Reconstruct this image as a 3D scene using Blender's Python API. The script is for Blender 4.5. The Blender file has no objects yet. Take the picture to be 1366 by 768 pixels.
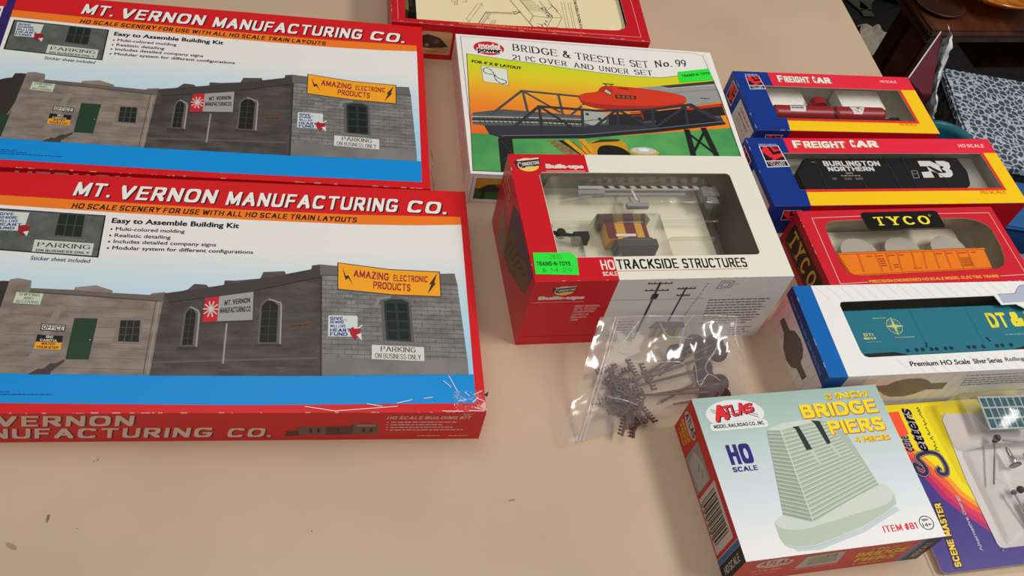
import bpy, bmesh, math, random
from math import sin, cos, pi, radians
from mathutils import Vector, Matrix, noise
from mathutils.geometry import tessellate_polygon

# ---------------------------------------------------------------- scene, camera, light
S = bpy.context.scene
C = S.collection
MM = 0.001
S.view_settings.view_transform = 'Standard'
S.view_settings.look = 'None'
S.view_settings.gamma = 1
S.view_settings.use_curve_mapping = False
S.view_settings.exposure = 0.24
S.cycles.transparent_max_bounces = 24
S.cycles.max_bounces = 8

cam_d = bpy.data.cameras.new('camera'); cam = bpy.data.objects.new('camera', cam_d); C.objects.link(cam)
S.camera = cam
cam_d.sensor_width = 36.0; cam_d.lens = 36.0 * 1286.4 / 1366.0
cam_d.clip_start = 0.01; cam_d.clip_end = 50
PITCH, ROLL = radians(51.497), radians(16.203)
fw = Vector((0, cos(PITCH), -sin(PITCH))); r0 = Vector((1, 0, 0)); u0 = r0.cross(fw)
rr = cos(ROLL) * r0 + sin(ROLL) * u0; uu = -sin(ROLL) * r0 + cos(ROLL) * u0
m = Matrix.Identity(4)
for k in range(3):
    m[k][0] = rr[k]; m[k][1] = uu[k]; m[k][2] = -fw[k]
m[2][3] = 0.6
cam.matrix_world = m

wd = bpy.data.worlds.new('room'); S.world = wd; wd.use_nodes = True
bg = wd.node_tree.nodes['Background']
bg.inputs[0].default_value = (1.0, 0.93, 0.85, 1); bg.inputs[1].default_value = 0.14

def area(name, loc, target, sx, sy, power, col):
    d = bpy.data.lights.new(name, 'AREA'); d.shape = 'RECTANGLE'; d.size = sx; d.size_y = sy
    d.energy = power; d.color = col
    o = bpy.data.objects.new(name, d); C.objects.link(o); o.location = loc
    o.rotation_euler = (Vector(target) - Vector(loc)).to_track_quat('-Z', 'Y').to_euler()
    return o
area('ceiling_tube_light', (1.5, 0.62, 1.8), (0.05, 0.55, 0), 1.1, 0.35, 26, (1.0, 0.96, 0.9))
area('ceiling_panel_light', (-0.35, 0.75, 2.2), (0, 0.55, 0), 1.4, 1.4, 12, (1.0, 0.96, 0.91))

area('viewer_side_fill_light', (-0.3, -1.0, 1.7), (0, 0.5, 0), 1.4, 0.9, 5.5, (1.0, 0.95, 0.9))  # unseen fill light, added to brighten the box fronts

# ---------------------------------------------------------------- materials
def lin(c):
    c = c / 255.0
    return c / 12.92 if c <= 0.04045 else ((c + 0.055) / 1.055) ** 2.4
def L3(rgb): return tuple(lin(v) for v in rgb) + (1,)
_ink = {}
def new_mat(name):
    mt = bpy.data.materials.new(name); mt.use_nodes = True
    return mt, mt.node_tree, mt.node_tree.nodes['Principled BSDF']
def ink(r, g, b, rough=0.38, spec=0.3, metal=0.0):
    k = (r, g, b, rough, spec, metal)
    if k not in _ink:
        mt, nt, p = new_mat('ink_%d_%d_%d' % (r, g, b))
        p.inputs['Base Color'].default_value = L3((r, g, b))
        p.inputs['Roughness'].default_value = rough
        p.inputs['Specular IOR Level'].default_value = spec
        p.inputs['Metallic'].default_value = metal
        _ink[k] = mt
    return _ink[k]
def grad(name, axis, stops, rough=0.38, noise_amt=0.0, scale=60):
    """printed gradient along the local x / y of the carton; stops: (mm, rgb)"""
    mt, nt, p = new_mat(name); N = nt.nodes; K = nt.links
    tc = N.new('ShaderNodeTexCoord'); sp = N.new('ShaderNodeSeparateXYZ'); K.new(tc.outputs['Object'], sp.inputs[0])
    mr = N.new('ShaderNodeMapRange'); a, b = stops[0][0], stops[-1][0]
    mr.inputs['From Min'].default_value = a * MM; mr.inputs['From Max'].default_value = b * MM
    src = sp.outputs['xyz'.index(axis)]
    if noise_amt:
        nz = N.new('ShaderNodeTexNoise'); nz.inputs['Scale'].default_value = scale
        K.new(tc.outputs['Object'], nz.inputs['Vector'])
        ad = N.new('ShaderNodeMath'); ad.operation = 'MULTIPLY_ADD'
        K.new(nz.outputs[0], ad.inputs[0]); ad.inputs[1].default_value = noise_amt * MM; K.new(src, ad.inputs[2]); src = ad.outputs[0]
    K.new(src, mr.inputs['Value'])
    cr = N.new('ShaderNodeValToRGB'); K.new(mr.outputs[0], cr.inputs[0])
    el = cr.color_ramp.elements
    while len(el) < len(stops): el.new(0.5)
    for e, (v, rgb) in zip(el, stops):
        e.position = (v - a) / (b - a); e.color = L3(rgb)
    K.new(cr.outputs[0], p.inputs['Base Color']); p.inputs['Roughness'].default_value = rough
    p.inputs['Specular IOR Level'].default_value = 0.4
    return mt
def mottle(name, rgb1, rgb2, scale, rough=0.6, bump=0.0, detail=4, dist=0.0, vor=False, stretch=None, spec=0.4):
    mt, nt, p = new_mat(name); N = nt.nodes; K = nt.links
    tc = N.new('ShaderNodeTexCoord'); vec = tc.outputs['Object']
    if stretch:
        mp = N.new('ShaderNodeMapping'); mp.inputs['Scale'].default_value = stretch; K.new(vec, mp.inputs[0]); vec = mp.outputs[0]
    nz = N.new('ShaderNodeTexNoise'); nz.inputs['Scale'].default_value = scale; nz.inputs['Detail'].default_value = detail
    nz.inputs['Distortion'].default_value = dist
    K.new(vec, nz.inputs['Vector'])
    cr = N.new('ShaderNodeValToRGB'); cr.color_ramp.elements[0].position = 0.35; cr.color_ramp.elements[1].position = 0.65
    cr.color_ramp.elements[0].color = L3(rgb1); cr.color_ramp.elements[1].color = L3(rgb2)
    K.new(nz.outputs[0], cr.inputs[0]); K.new(cr.outputs[0], p.inputs['Base Color'])
    p.inputs['Roughness'].default_value = rough; p.inputs['Specular IOR Level'].default_value = spec
    if bump:
        bp = N.new('ShaderNodeBump'); bp.inputs['Strength'].default_value = bump; bp.inputs['Distance'].default_value = 0.001
        K.new(nz.outputs[0], bp.inputs['Height']); K.new(bp.outputs[0], p.inputs['Normal'])
    return mt
def film(name, white=0.0, rough=0.06, tint=(1, 1, 1), base=0.04, bump=0.0, scale=90, refl=1.0):
    """thin clear plastic: see-through with a glossy skin"""
    mt = bpy.data.materials.new(name); mt.use_nodes = True; nt = mt.node_tree; N = nt.nodes; K = nt.links
    for n in list(N): N.remove(n)
    out = N.new('ShaderNodeOutputMaterial'); tr = N.new('ShaderNodeBsdfTransparent'); tr.inputs[0].default_value = tint + (1,)
    gl = N.new('ShaderNodeBsdfGlossy'); gl.inputs['Roughness'].default_value = rough
    fr = N.new('ShaderNodeLayerWeight'); fr.inputs['Blend'].default_value = 0.5
    pw = N.new('ShaderNodeMath'); pw.operation = 'POWER'; K.new(fr.outputs['Facing'], pw.inputs[0]); pw.inputs[1].default_value = 4.0
    ma = N.new('ShaderNodeMath'); ma.operation = 'MULTIPLY_ADD'; K.new(pw.outputs[0], ma.inputs[0]); ma.inputs[1].default_value = refl; ma.inputs[2].default_value = base
    ma.use_clamp = True
    mx = N.new('ShaderNodeMixShader'); K.new(ma.outputs[0], mx.inputs[0])
    a = tr.outputs[0]
    if white:
        df = N.new('ShaderNodeBsdfDiffuse'); df.inputs[0].default_value = (0.9, 0.9, 0.9, 1)
        m2 = N.new('ShaderNodeMixShader'); m2.inputs[0].default_value = white; K.new(a, m2.inputs[1]); K.new(df.outputs[0], m2.inputs[2]); a = m2.outputs[0]
    K.new(a, mx.inputs[1]); K.new(gl.outputs[0], mx.inputs[2]); K.new(mx.outputs[0], out.inputs[0])
    if bump:
        tc = N.new('ShaderNodeTexCoord'); nz = N.new('ShaderNodeTexNoise'); nz.inputs['Scale'].default_value = scale; nz.inputs['Detail'].default_value = 2
        K.new(tc.outputs['Object'], nz.inputs['Vector'])
        bp = N.new('ShaderNodeBump'); bp.inputs['Strength'].default_value = bump; bp.inputs['Distance'].default_value = 0.003
        K.new(nz.outputs[0], bp.inputs['Height']); K.new(bp.outputs[0], gl.inputs['Normal']); K.new(bp.outputs[0], fr.inputs['Normal'])
    return mt

# ---------------------------------------------------------------- lettering
def arc(cx, cy, rx, ry, a0, a1): return ('a', cx, cy, rx, ry, a0, a1)
GL = {
 'A': (.9, [(0,0),(.45,1),(.9,0)], [(.17,.34),(.73,.34)]),
 'B': (.75, [(0,0),(0,1),(.36,1),arc(.36,.76,.32,.24,90,-90),(0,.52)], [(.38,.52),arc(.38,.26,.37,.26,90,-90),(0,0)]),
 'C': (.88, [arc(.45,.5,.45,.5,42,318)]),
 'D': (.85, [(0,0),(0,1),(.35,1),arc(.35,.5,.5,.5,90,-90),(0,0)]),
 'E': (.66, [(.66,1),(0,1),(0,0),(.66,0)], [(0,.52),(.58,.52)]),
 'F': (.64, [(.64,1),(0,1),(0,0)], [(0,.5),(.56,.5)]),
 'G': (.9, [arc(.45,.5,.45,.5,42,318),(.88,.44),(.55,.44)]),
 'H': (.8, [(0,0),(0,1)], [(.8,0),(.8,1)], [(0,.52),(.8,.52)]),
 'I': (.0, [(0,0),(0,1)]),
 'J': (.5, [(.5,1),(.5,.28),arc(.25,.28,.25,.28,0,-170)]),
 'K': (.78, [(0,0),(0,1)], [(.74,1),(.05,.42)], [(.25,.58),(.78,0)]),
 'L': (.62, [(0,1),(0,0),(.62,0)]),
 'M': (1.0, [(0,0),(0,1),(.5,.12),(1,1),(1,0)]),
 'N': (.8, [(0,0),(0,1),(.8,0),(.8,1)]),
 'O': (.92, [arc(.46,.5,.46,.5,0,360)]),
 'P': (.72, [(0,0),(0,1),(.38,1),arc(.38,.74,.34,.26,90,-90),(0,.48)]),
 'Q': (.92, [arc(.46,.5,.46,.5,0,360)], [(.55,.25),(.9,-.05)]),
 'R': (.76, [(0,0),(0,1),(.38,1),arc(.38,.74,.34,.26,90,-90),(0,.48)], [(.36,.48),(.76,0)]),
 'S': (.7, [arc(.35,.75,.34,.25,25,270),arc(.35,.25,.35,.25,90,-155)]),
 'T': (.8, [(0,1),(.8,1)], [(.4,1),(.4,0)]),
 'U': (.8, [(0,1),(0,.34),arc(.4,.34,.4,.34,180,360),(.8,1)]),
 'V': (.88, [(0,1),(.44,0),(.88,1)]),
 'W': (1.25, [(0,1),(.31,0),(.625,.9),(.94,0),(1.25,1)]),
 'X': (.8, [(0,1),(.8,0)], [(0,0),(.8,1)]),
 'Y': (.84, [(0,1),(.42,.48),(.84,1)], [(.42,.48),(.42,0)]),
 'Z': (.75, [(0,1),(.75,1),(0,0),(.75,0)]),
 '0': (.66, [arc(.33,.5,.33,.5,0,360)]),
 '1': (.25, [(0,.8),(.22,1),(.22,0)]),
 '2': (.66, [arc(.33,.7,.32,.3,165,-25),(0,0),(.66,0)]),
 '3': (.64, [arc(.31,.76,.3,.24,150,-90),arc(.31,.26,.33,.26,90,-150)]),
 '4': (.68, [(.5,0),(.5,1),(0,.3),(.68,.3)]),
 '5': (.64, [(.58,1),(.08,1),(.04,.55),arc(.3,.32,.33,.32,120,-150)]),
 '8': (.66, [arc(.33,.76,.28,.24,0,360)], [arc(.33,.26,.33,.26,0,360)]),
 '9': (.66, [arc(.33,.68,.32,.32,0,360)], [(.65,.68),arc(.2,.68,.45,.68,0,-75)]),
 '&': (.85, [(.85,0),(.25,.65),(.2,.8),(.3,.97),(.45,.97),(.52,.82),(.42,.65),(.08,.38),(.02,.2),(.12,.03),(.35,0),(.6,.12),(.8,.45)]),
 '.': (.0, [(0,0),(0,.01)]), "'": (.0, [(0,.85),(0,1)]), '-': (.35, [(0,.42),(.35,.42)]), ',': (.0, [(.04,0),(0,-.15)]),
 '#': (.7, [(.2,0),(.32,1)], [(.5,0),(.62,1)], [(.03,.33),(.72,.33)], [(.0,.68),(.7,.68)]),
 '$': (.6, [arc(.3,.72,.28,.22,25,270),arc(.3,.27,.3,.23,90,-155)], [(.3,-.1),(.3,1.1)]),
 '/': (.4, [(0,0),(.4,1)]), ':': (.0, [(0,.1),(0,.12)], [(0,.5),(0,.52)]),
 'o': (.56, [arc(.28,.31,.28,.31,0,360)]),
 '*': (.3, [(0,.4),(.3,.4)], [(.15,.25),(.15,.55)]),
}
def hull(pts):
    pts = sorted(set((round(x, 5), round(y, 5)) for x, y in pts))
    def half(ps):
        h = []
        for p in ps:
            while len(h) >= 2 and (h[-1][0]-h[-2][0])*(p[1]-h[-2][1])-(h[-1][1]-h[-2][1])*(p[0]-h[-2][0]) <= 0: h.pop()
            h.append(p)
        return h
    a, b = half(pts), half(pts[::-1])
    return a[:-1] + b[:-1]
# style: nib width, nib height, superellipse power, serif half length, letter gap, space
ST = {
 'euro': (.27, .20, 3.2, 0, .26, .45),
 'eurolight': (.17, .13, 3.2, 0, .25, .5),
 'serif': (.18, .065, 2.0, .11, .17, .45),
 'serifbold': (.2, .075, 2.0, .12, .34, .5),
 'slab': (.24, .12, 2.0, .17, .42, .5),
 'sans': (.15, .14, 2.2, 0, .2, .42),
 'bold': (.24, .2, 2.2, 0, .17, .35),
 'black': (.3, .24, 2.3, 0, .14, .35),
 'cond': (.26, .15, 3.0, 0, .2, .35),
 'freight': (.37, .27, 2.6, 0, .11, .3),
 'heavy': (.44, .27, 3.0, 0, .14, .35),
 'thin': (.08, .08, 2.2, 0, .25, .5),
}
_stc = {}
def stroke_text(s, style, shear):
    key = (s, style, shear)
    if key in _stc: return _stc[key]
    nw, nh, n, sf, gap, space = ST[style]; polys = []; x = 0
    for ch in s:
        if ch == ' ': x += space; continue
        g = GL.get(ch) or GL.get(ch.upper()); 
        if g is None: continue
        small = ch not in GL and ch.upper() in GL
        for st in g[1:]:
            pts = []
            for it in st:
                if it[0] == 'a':
                    _, cx, cy, rx, ry, a0, a1 = it; N = max(5, int(abs(a1 - a0) / 15))
                    for i in range(N + 1):
                        t = radians(a0 + (a1 - a0) * i / N); c_, s_ = cos(t), sin(t)
                        pts.append((cx + rx * math.copysign(abs(c_) ** (2 / n), c_), cy + ry * math.copysign(abs(s_) ** (2 / n), s_)))
                else: pts.append(it)
            rects = lambda p: [(p[0] + a * nw / 2, p[1] + b * nh / 2) for a in (-1, 1) for b in (-1, 1)]
            for a, b in zip(pts, pts[1:]): polys.append([(px + x, py) for px, py in hull(rects(a) + rects(b))])
            if sf and abs(pts[0][0]-pts[-1][0])+abs(pts[0][1]-pts[-1][1]) > .02 or (sf and len(st) > 2 and st[0] != st[-1] and st[0][0] != 'a'):
                for e, q in ((pts[0], pts[1]), (pts[-1], pts[-2])):
                    dx, dy = q[0]-e[0], q[1]-e[1]
                    if abs(dy) > .6 * abs(dx) and (abs(e[1]) < .03 or abs(e[1] - 1) < .03):
                        polys.append([(e[0]-nw/2-sf+x, e[1]-nh/2), (e[0]+nw/2+sf+x, e[1]-nh/2), (e[0]+nw/2+sf+x, e[1]+nh/2), (e[0]-nw/2-sf+x, e[1]+nh/2)])
                    elif abs(dy) < .2 * abs(dx) and ch in 'ETFLZ':
                        h = .16 if abs(e[1]-.5) > .2 else .08
                        lo, hi = (e[1]-h, e[1]+nh/2) if e[1] > .8 else ((e[1]-nh/2, e[1]+h) if e[1] < .2 else (e[1]-h, e[1]+h))
                        polys.append([(e[0]-nh/2+x, lo), (e[0]+nh/2+x, lo), (e[0]+nh/2+x, hi), (e[0]-nh/2+x, hi)])
        x += g[0] + nw + gap
    polys = [[(px + shear * py, py) for px, py in p] for p in polys]
    _stc[key] = norm(polys); return _stc[key]
def norm(polys):
    xs = [p[0] for q in polys for p in q]; ys = [p[1] for q in polys for p in q]
    x0, x1, y0, y1 = min(xs), max(xs), min(ys), max(ys)
    return [[((a - x0) / max(x1 - x0, 1e-6), (b - y0) / max(y1 - y0, 1e-6)) for a, b in q] for q in polys]
_bfc = {}
def font_text(s, bold=0.0, shear=0.0):
    key = (s, bold, shear)
    if key in _bfc: return _bfc[key]
    cu = bpy.data.curves.new('lettering', 'FONT'); cu.body = s; cu.resolution_u = 3
    ob = bpy.data.objects.new('lettering', cu); C.objects.link(ob)
    dg = bpy.context.evaluated_depsgraph_get(); me = bpy.data.meshes.new_from_object(ob.evaluated_get(dg))
    base = [[(me.vertices[i].co.x, me.vertices[i].co.y) for i in p.vertices] for p in me.polygons]
    bpy.data.objects.remove(ob); bpy.data.curves.remove(cu); bpy.data.meshes.remove(me)
    sh = [(0, 0)] if not bold else [(bold * cos(k * pi / 3), bold * sin(k * pi / 3)) for k in range(6)]
    polys = [[(a + dx + shear * b, b + dy) for a, b in q] for dx, dy in sh for q in base]
    _bfc[key] = norm(polys); return _bfc[key]

# ---------------------------------------------------------------- mesh building (all in mm)
class MB:
    def __init__(s, tf=None):
        s.v = []; s.f = []; s.mi = []; s.mats = []; s.sm = []; s.tf = tf or (lambda p: p)
    def _m(s, mat):
        if mat not in s.mats: s.mats.append(mat)
        return s.mats.index(mat)
    def poly3(s, pts, mat, smooth=False):
        i = len(s.v); s.v += [s.tf(p) for p in pts]; s.f.append(tuple(range(i, i + len(pts)))); s.mi.append(s._m(mat)); s.sm.append(smooth)
    def mesh(s, verts, faces, mat, smooth=False):
        i = len(s.v); s.v += [s.tf(p) for p in verts]; k = s._m(mat)
        for f in faces: s.f.append(tuple(a + i for a in f)); s.mi.append(k); s.sm.append(smooth)
    def box(s, x0, y0, z0, x1, y1, z1, mat):
        v = [(x, y, z) for z in (z0, z1) for y in (y0, y1) for x in (x0, x1)]
        s.mesh(v, [(0,2,3,1),(4,5,7,6),(0,1,5,4),(2,6,7,3),(0,4,6,2),(1,3,7,5)], mat)
    def cyl(s, a, b, r0_, mat, r1_=None, seg=12, smooth=True):
        a, b = Vector(a), Vector(b); r1_ = r0_ if r1_ is None else r1_
        d = (b - a).normalized(); x = d.orthogonal().normalized(); y = d.cross(x); v = []
        for c_, r in ((a, r0_), (b, r1_)):
            for k in range(seg):
                t = 2 * pi * k / seg; v.append(tuple(c_ + x * (r * cos(t)) + y * (r * sin(t))))
        s.mesh(v, [(k, (k+1) % seg, seg + (k+1) % seg, seg + k) for k in range(seg)], mat, smooth)
        s.mesh(v[:seg], [tuple(range(seg))[::-1]], mat); s.mesh(v[seg:], [tuple(range(seg))], mat)
    def tube(s, pts, r, mat, seg=8):
        for a, b in zip(pts, pts[1:]): s.cyl(a, b, r, mat, seg=seg)
    def prism(s, prof, z0, z1, mat):
        n = len(prof); v = [(x, y, z0) for x, y in prof] + [(x, y, z1) for x, y in prof]
        s.mesh(v, [tuple(range(n))[::-1], tuple(range(n, 2*n))] + [(k, (k+1) % n, n + (k+1) % n, n + k) for k in range(n)], mat)
    def lathe(s, prof, mat, seg=32, cx=0, cy=0):
        v = []
        for r, z in prof:
            for k in range(seg): t = 2*pi*k/seg; v.append((cx + r*cos(t), cy + r*sin(t), z))
        f = [(i*seg+k, i*seg+(k+1) % seg, (i+1)*seg+(k+1) % seg, (i+1)*seg+k) for i in range(len(prof)-1) for k in range(seg)]
        s.mesh(v, f, mat, True)
    def grid(s, fn, nu, nv, mat, smooth=True):
        v = [fn(i / nu, j / nv) for j in range(nv + 1) for i in range(nu + 1)]; w = nu + 1
        s.mesh(v, [(j*w+i, j*w+i+1, (j+1)*w+i+1, (j+1)*w+i) for j in range(nv) for i in range(nu)], mat, smooth)
    def build(s, name, parent=None, loc=None, rotz=0, bevel=0, weld=False):
        me = bpy.data.meshes.new(name); me.from_pydata([(a*MM, b*MM, c*MM) for a, b, c in s.v], [], s.f)
        for mt in s.mats: me.materials.append(mt)
        me.polygons.foreach_set('material_index', s.mi); me.polygons.foreach_set('use_smooth', s.sm); me.update()
        if weld or bevel:
            bm = bmesh.new(); bm.from_mesh(me); bmesh.ops.remove_doubles(bm, verts=bm.verts, dist=1e-6)
            bmesh.ops.recalc_face_normals(bm, faces=bm.faces)
            if bevel: bmesh.ops.bevel(bm, geom=[e for e in bm.edges if len(e.link_faces) == 2 and e.calc_face_angle() > .5], offset=bevel*MM, segments=2, affect='EDGES')
            bm.to_mesh(me); bm.free()
        o = bpy.data.objects.new(name, me); C.objects.link(o)
        if parent: o.parent = parent
        if loc: o.location = [c*MM for c in loc]
        o.rotation_euler.z = rotz
        return o

def tag(o, label, cat, group=None):
    o['label'] = label; o['category'] = cat
    if group: o['group'] = group
    return o
def thing(name, label, cat, loc, rotz=0, group=None):
    o = bpy.data.objects.new(name, None); C.objects.link(o); o.empty_display_size = .02
    o.location = [c*MM for c in loc]; o.rotation_euler.z = rotz
    return tag(o, label, cat, group)

def rrect(u0, v0, u1, v1, r, n=5):
    out = []
    for cx, cy, a in ((u0+r, v0+r, 180), (u1-r, v0+r, 270), (u1-r, v1-r, 0), (u0+r, v1-r, 90)):
        for k in range(n + 1):
            t = radians(a + 90 * k / n); out.append((cx + r*cos(t), cy + r*sin(t)))
    return out
def ell(cx, cy, rx, ry, n=32): return [(cx + rx*cos(2*pi*k/n), cy + ry*sin(2*pi*k/n)) for k in range(n)]
def rot2(pts, c, a):
    a = radians(a); return [(c[0]+(x-c[0])*cos(a)-(y-c[1])*sin(a), c[1]+(x-c[0])*sin(a)+(y-c[1])*cos(a)) for x, y in pts]
def bulge(pts, n=8):
    """close polygon smoothed by Catmull-Rom"""
    out = []; N = len(pts)
    for i in range(N):
        p0, p1, p2, p3 = (Vector(pts[(i+k-1) % N]) for k in range(4))
        for k in range(n):
            t = k/n; out.append(tuple(.5*((2*p1)+(p2-p0)*t+(2*p0-5*p1+4*p2-p3)*t*t+(3*p1-p0-3*p2+p3)*t**3)))
    return out
def spline(pts, n=8):
    out = []; P = [pts[0]] + list(pts) + [pts[-1]]
    for i in range(len(pts)-1):
        p0, p1, p2, p3 = (Vector(P[i+k]) for k in range(4))
        for k in range(n):
            t = k/n; out.append(tuple(.5*((2*p1)+(p2-p0)*t+(2*p0-5*p1+4*p2-p3)*t*t+(3*p1-p0-3*p2+p3)*t**3)))
    return out + [tuple(pts[-1])]

def join(a, b):
    """prints b onto a: one mesh"""
    bm = bmesh.new(); bm.from_mesh(a.data); mats = list(a.data.materials); n = len(bm.faces)
    bm.from_mesh(b.data); bm.faces.ensure_lookup_table()
    mp = []
    for mt in b.data.materials:
        if mt not in mats: mats.append(mt); a.data.materials.append(mt)
        mp.append(mats.index(mt))
    for f in bm.faces[n:]: f.material_index = mp[f.material_index]
    bm.to_mesh(a.data); bm.free(); bpy.data.objects.remove(b)
def wheels(parent, tf, us, v, z0, z1, r, mt, dv=3):
    for u in us:
        g = MB(tf); g.cyl((u,v,z0),(u,v,z1),r,mt,seg=16); g.build('wheel', parent)
LAY = 0.035
class Art(MB):
    """printed carton; u to the right, v to the front, z up from the table; faces top / front / left"""
    def __init__(s, Lx, Wy, H, origin=None):
        s.L, s.W, s.H = Lx, Wy, H; c = origin or (Lx/2, Wy/2, 0)
        s.cnt = 0; super().__init__(lambda p: (p[0]-c[0], -(p[1]-c[1]), p[2]-c[2])); s.planes = {}
    def to3(s, face, p, l):
        e = l * LAY + s.cnt * 0.0018
        if face == 'top': return (p[0], p[1], s.H + e)
        if face == 'front': return (p[0], s.W + e, s.H - p[1])
        if face == 'left': return (-e, p[0], s.H - p[1])
        return s.planes[face](p[0], p[1], e)
    def poly(s, face, pts, mat, l=1):
        s.cnt = (s.cnt + 1) % 16; s.poly3([s.to3(face, p, l) for p in pts], mat)
    def rect(s, face, u0, v0, u1, v1, mat, l=1): s.poly(face, [(u0,v0),(u1,v0),(u1,v1),(u0,v1)], mat, l)
    def line(s, face, pts, w, mat, l=2, closed=False):
        pts = list(pts) + ([pts[0]] if closed else [])
        for (a, b), (c_, d) in zip(pts, pts[1:]):
            dx, dy = c_-a, d-b; q = math.hypot(dx, dy)
            if q < 1e-6: continue
            nx, ny = -dy/q*w/2, dx/q*w/2; ex, ey = dx/q*w*.25, dy/q*w*.25
            s.poly(face, [(a+nx-ex,b+ny-ey),(c_+nx+ex,d+ny+ey),(c_-nx+ex,d-ny+ey),(a-nx-ex,b-ny-ey)], mat, l)
    def text(s, face, txt, P0, P1, P2, mat, style='sans', bold=0.0, shear=0.0, l=3):
        polys = font_text(txt, bold, shear) if style == 'font' else stroke_text(txt, style, shear)
        for q in polys:
            s.poly(face, [(P0[0]+x*(P1[0]-P0[0])+y*(P2[0]-P0[0]), P0[1]+x*(P1[1]-P0[1])+y*(P2[1]-P0[1])) for x, y in q], mat, l)
    def tx(s, face, txt, u0, v0, u1, v1, mat, **k):      # upright text in a box, baseline v1
        s.text(face, txt, (u0, v1), (u1, v1), (u0, v0), mat, **k)
    def scribble(s, face, u0, v0, u1, v1, mat, l=3, seed=0, frac=.55, ang=0):
        """a line of type too small to read: a row of little word marks"""
        rd = random.Random(seed); x = u0; h = (v1-v0)*frac
        while x < u1:
            w = rd.uniform(1.0, 3.6)*(v1-v0)*.7; e = min(x+w, u1)
            k = (v0+v1)/2+ang*(x-u0); k2 = k+ang*(e-x)
            s.poly(face, [(x,k-h/2),(e,k2-h/2),(e,k2+h/2),(x,k+h/2)], mat, l); x = e+(v1-v0)*.35
    def carton(s, top, front, left, back=None, right=None, hole=None, inner=None, th=.7):
        Lx, Wy, H = s.L, s.W, s.H; back = back or front; right = right or left
        if hole:
            polys = [[Vector((0,0,0)),Vector((Lx,0,0)),Vector((Lx,Wy,0)),Vector((0,Wy,0))],[Vector((a,b,0)) for a,b in hole]]
            flat = [p for q in polys for p in q]
            for z, mt in ((H, top), (H-th, inner)):
                for t in tessellate_polygon(polys): s.poly3([(flat[i].x, flat[i].y, z) for i in t], mt)
            n = len(hole); rim = ink(196,190,180)
            for k in range(n):
                a, b = hole[k], hole[(k+1) % n]; s.poly3([(a[0],a[1],H),(b[0],b[1],H),(b[0],b[1],H-th),(a[0],a[1],H-th)], rim)
            i0, i1, j0, j1 = th, Lx-th, th, Wy-th
            for q in ([(i0,j0),(i1,j0)],[(i1,j0),(i1,j1)],[(i1,j1),(i0,j1)],[(i0,j1),(i0,j0)]):
                (a, b), (c_, d) = q; s.poly3([(a,b,th),(c_,d,th),(c_,d,H-th),(a,b,H-th)], inner)
            s.poly3([(i0,j0,th),(i1,j0,th),(i1,j1,th),(i0,j1,th)], inner)
        else: s.poly3([(0,0,H),(Lx,0,H),(Lx,Wy,H),(0,Wy,H)], top)
        s.poly3([(0,Wy,H),(Lx,Wy,H),(Lx,Wy,0),(0,Wy,0)], front); s.poly3([(0,0,H),(Lx,0,H),(Lx,0,0),(0,0,0)], back)
        s.poly3([(0,0,H),(0,Wy,H),(0,Wy,0),(0,0,0)], left); s.poly3([(Lx,0,H),(Lx,Wy,H),(Lx,Wy,0),(Lx,0,0)], right)
        s.poly3([(0,0,0),(Lx,0,0),(Lx,Wy,0),(0,Wy,0)], back)
        wear = ink(225,205,198)
    def edge_wear(s, rgb, n=26, seed=1):
        rd = random.Random(seed); mt = ink(*rgb)
        for k in range(n):
            a = rd.uniform(0, s.L-4); w = rd.uniform(.6, 5); h = rd.uniform(.15, .45)
            s.rect('top', a, s.W-h, min(a+w, s.L), s.W, mt, 4); s.rect('front', a, 0, min(a+w, s.L), h, mt, 4)
        for k in range(n//3):
            a = rd.uniform(0, s.W-4); w = rd.uniform(.6, 5); h = rd.uniform(.15, .4)
            s.rect('top', 0, a, h, min(a+w, s.W), mt, 4); s.rect('left', a, 0, min(a+w, s.W), h, mt, 4)

def boxfix(cx, cy, th, Lx, Wy):
    """centre of a carton given in the table frame"""
    return (cx, cy, 0), radians(th)
def inside(center, th, Lx, Wy, u, v, z):
    a = radians(th); x, y = u - Lx/2, -(v - Wy/2)
    return (center[0] + x*cos(a) - y*sin(a), center[1] + x*sin(a) + y*cos(a), z)

# ---------------------------------------------------------------- setting
FLOOR = -740
carpet = mottle('dark_carpet', (16,15,17), (30,28,30), 90, .95, .3)
f = MB(); f.box(-2500, -1500, FLOOR-20, 3500, 4500, FLOOR, carpet); o = f.build('floor'); o['kind'] = 'structure'

TA = radians(21.0)
lam = mottle('tan_laminate', (188,165,139), (197,174,149), 7, .5, .04, 5)
edge_m = mottle('brown_vinyl_edge', (92,72,54), (104,82,62), 40, .6)
steel = ink(70,66,62, .4, .5, .8)
table = thing('folding_table', 'long tan laminate folding table carrying all the model kit boxes', 'table', (0,0,FLOOR), TA)
t = MB(); t.box(-1000, 60, 0, 618, 1260, 18, lam); top = t.build('tabletop', table, (0,0,-18-FLOOR), bevel=2.5)
t = MB(); t.box(-1001, 59, -14, 619.5, 1261, -2.5, edge_m); t.build('edge_band', table, (0,0,-4-FLOOR))
for lx in (-820, 440):
    for ly in (180, 1140):
        t = MB(); t.cyl((lx,ly,0), (lx,ly,-FLOOR-19), 14, steel); t.cyl((lx,ly,0),(lx,ly,30),18,ink(25,25,25)); t.build('leg', table)
    t = MB(); t.cyl((lx,180,420),(lx,1140,420),9,steel); t.build('crossbar', table)
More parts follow.
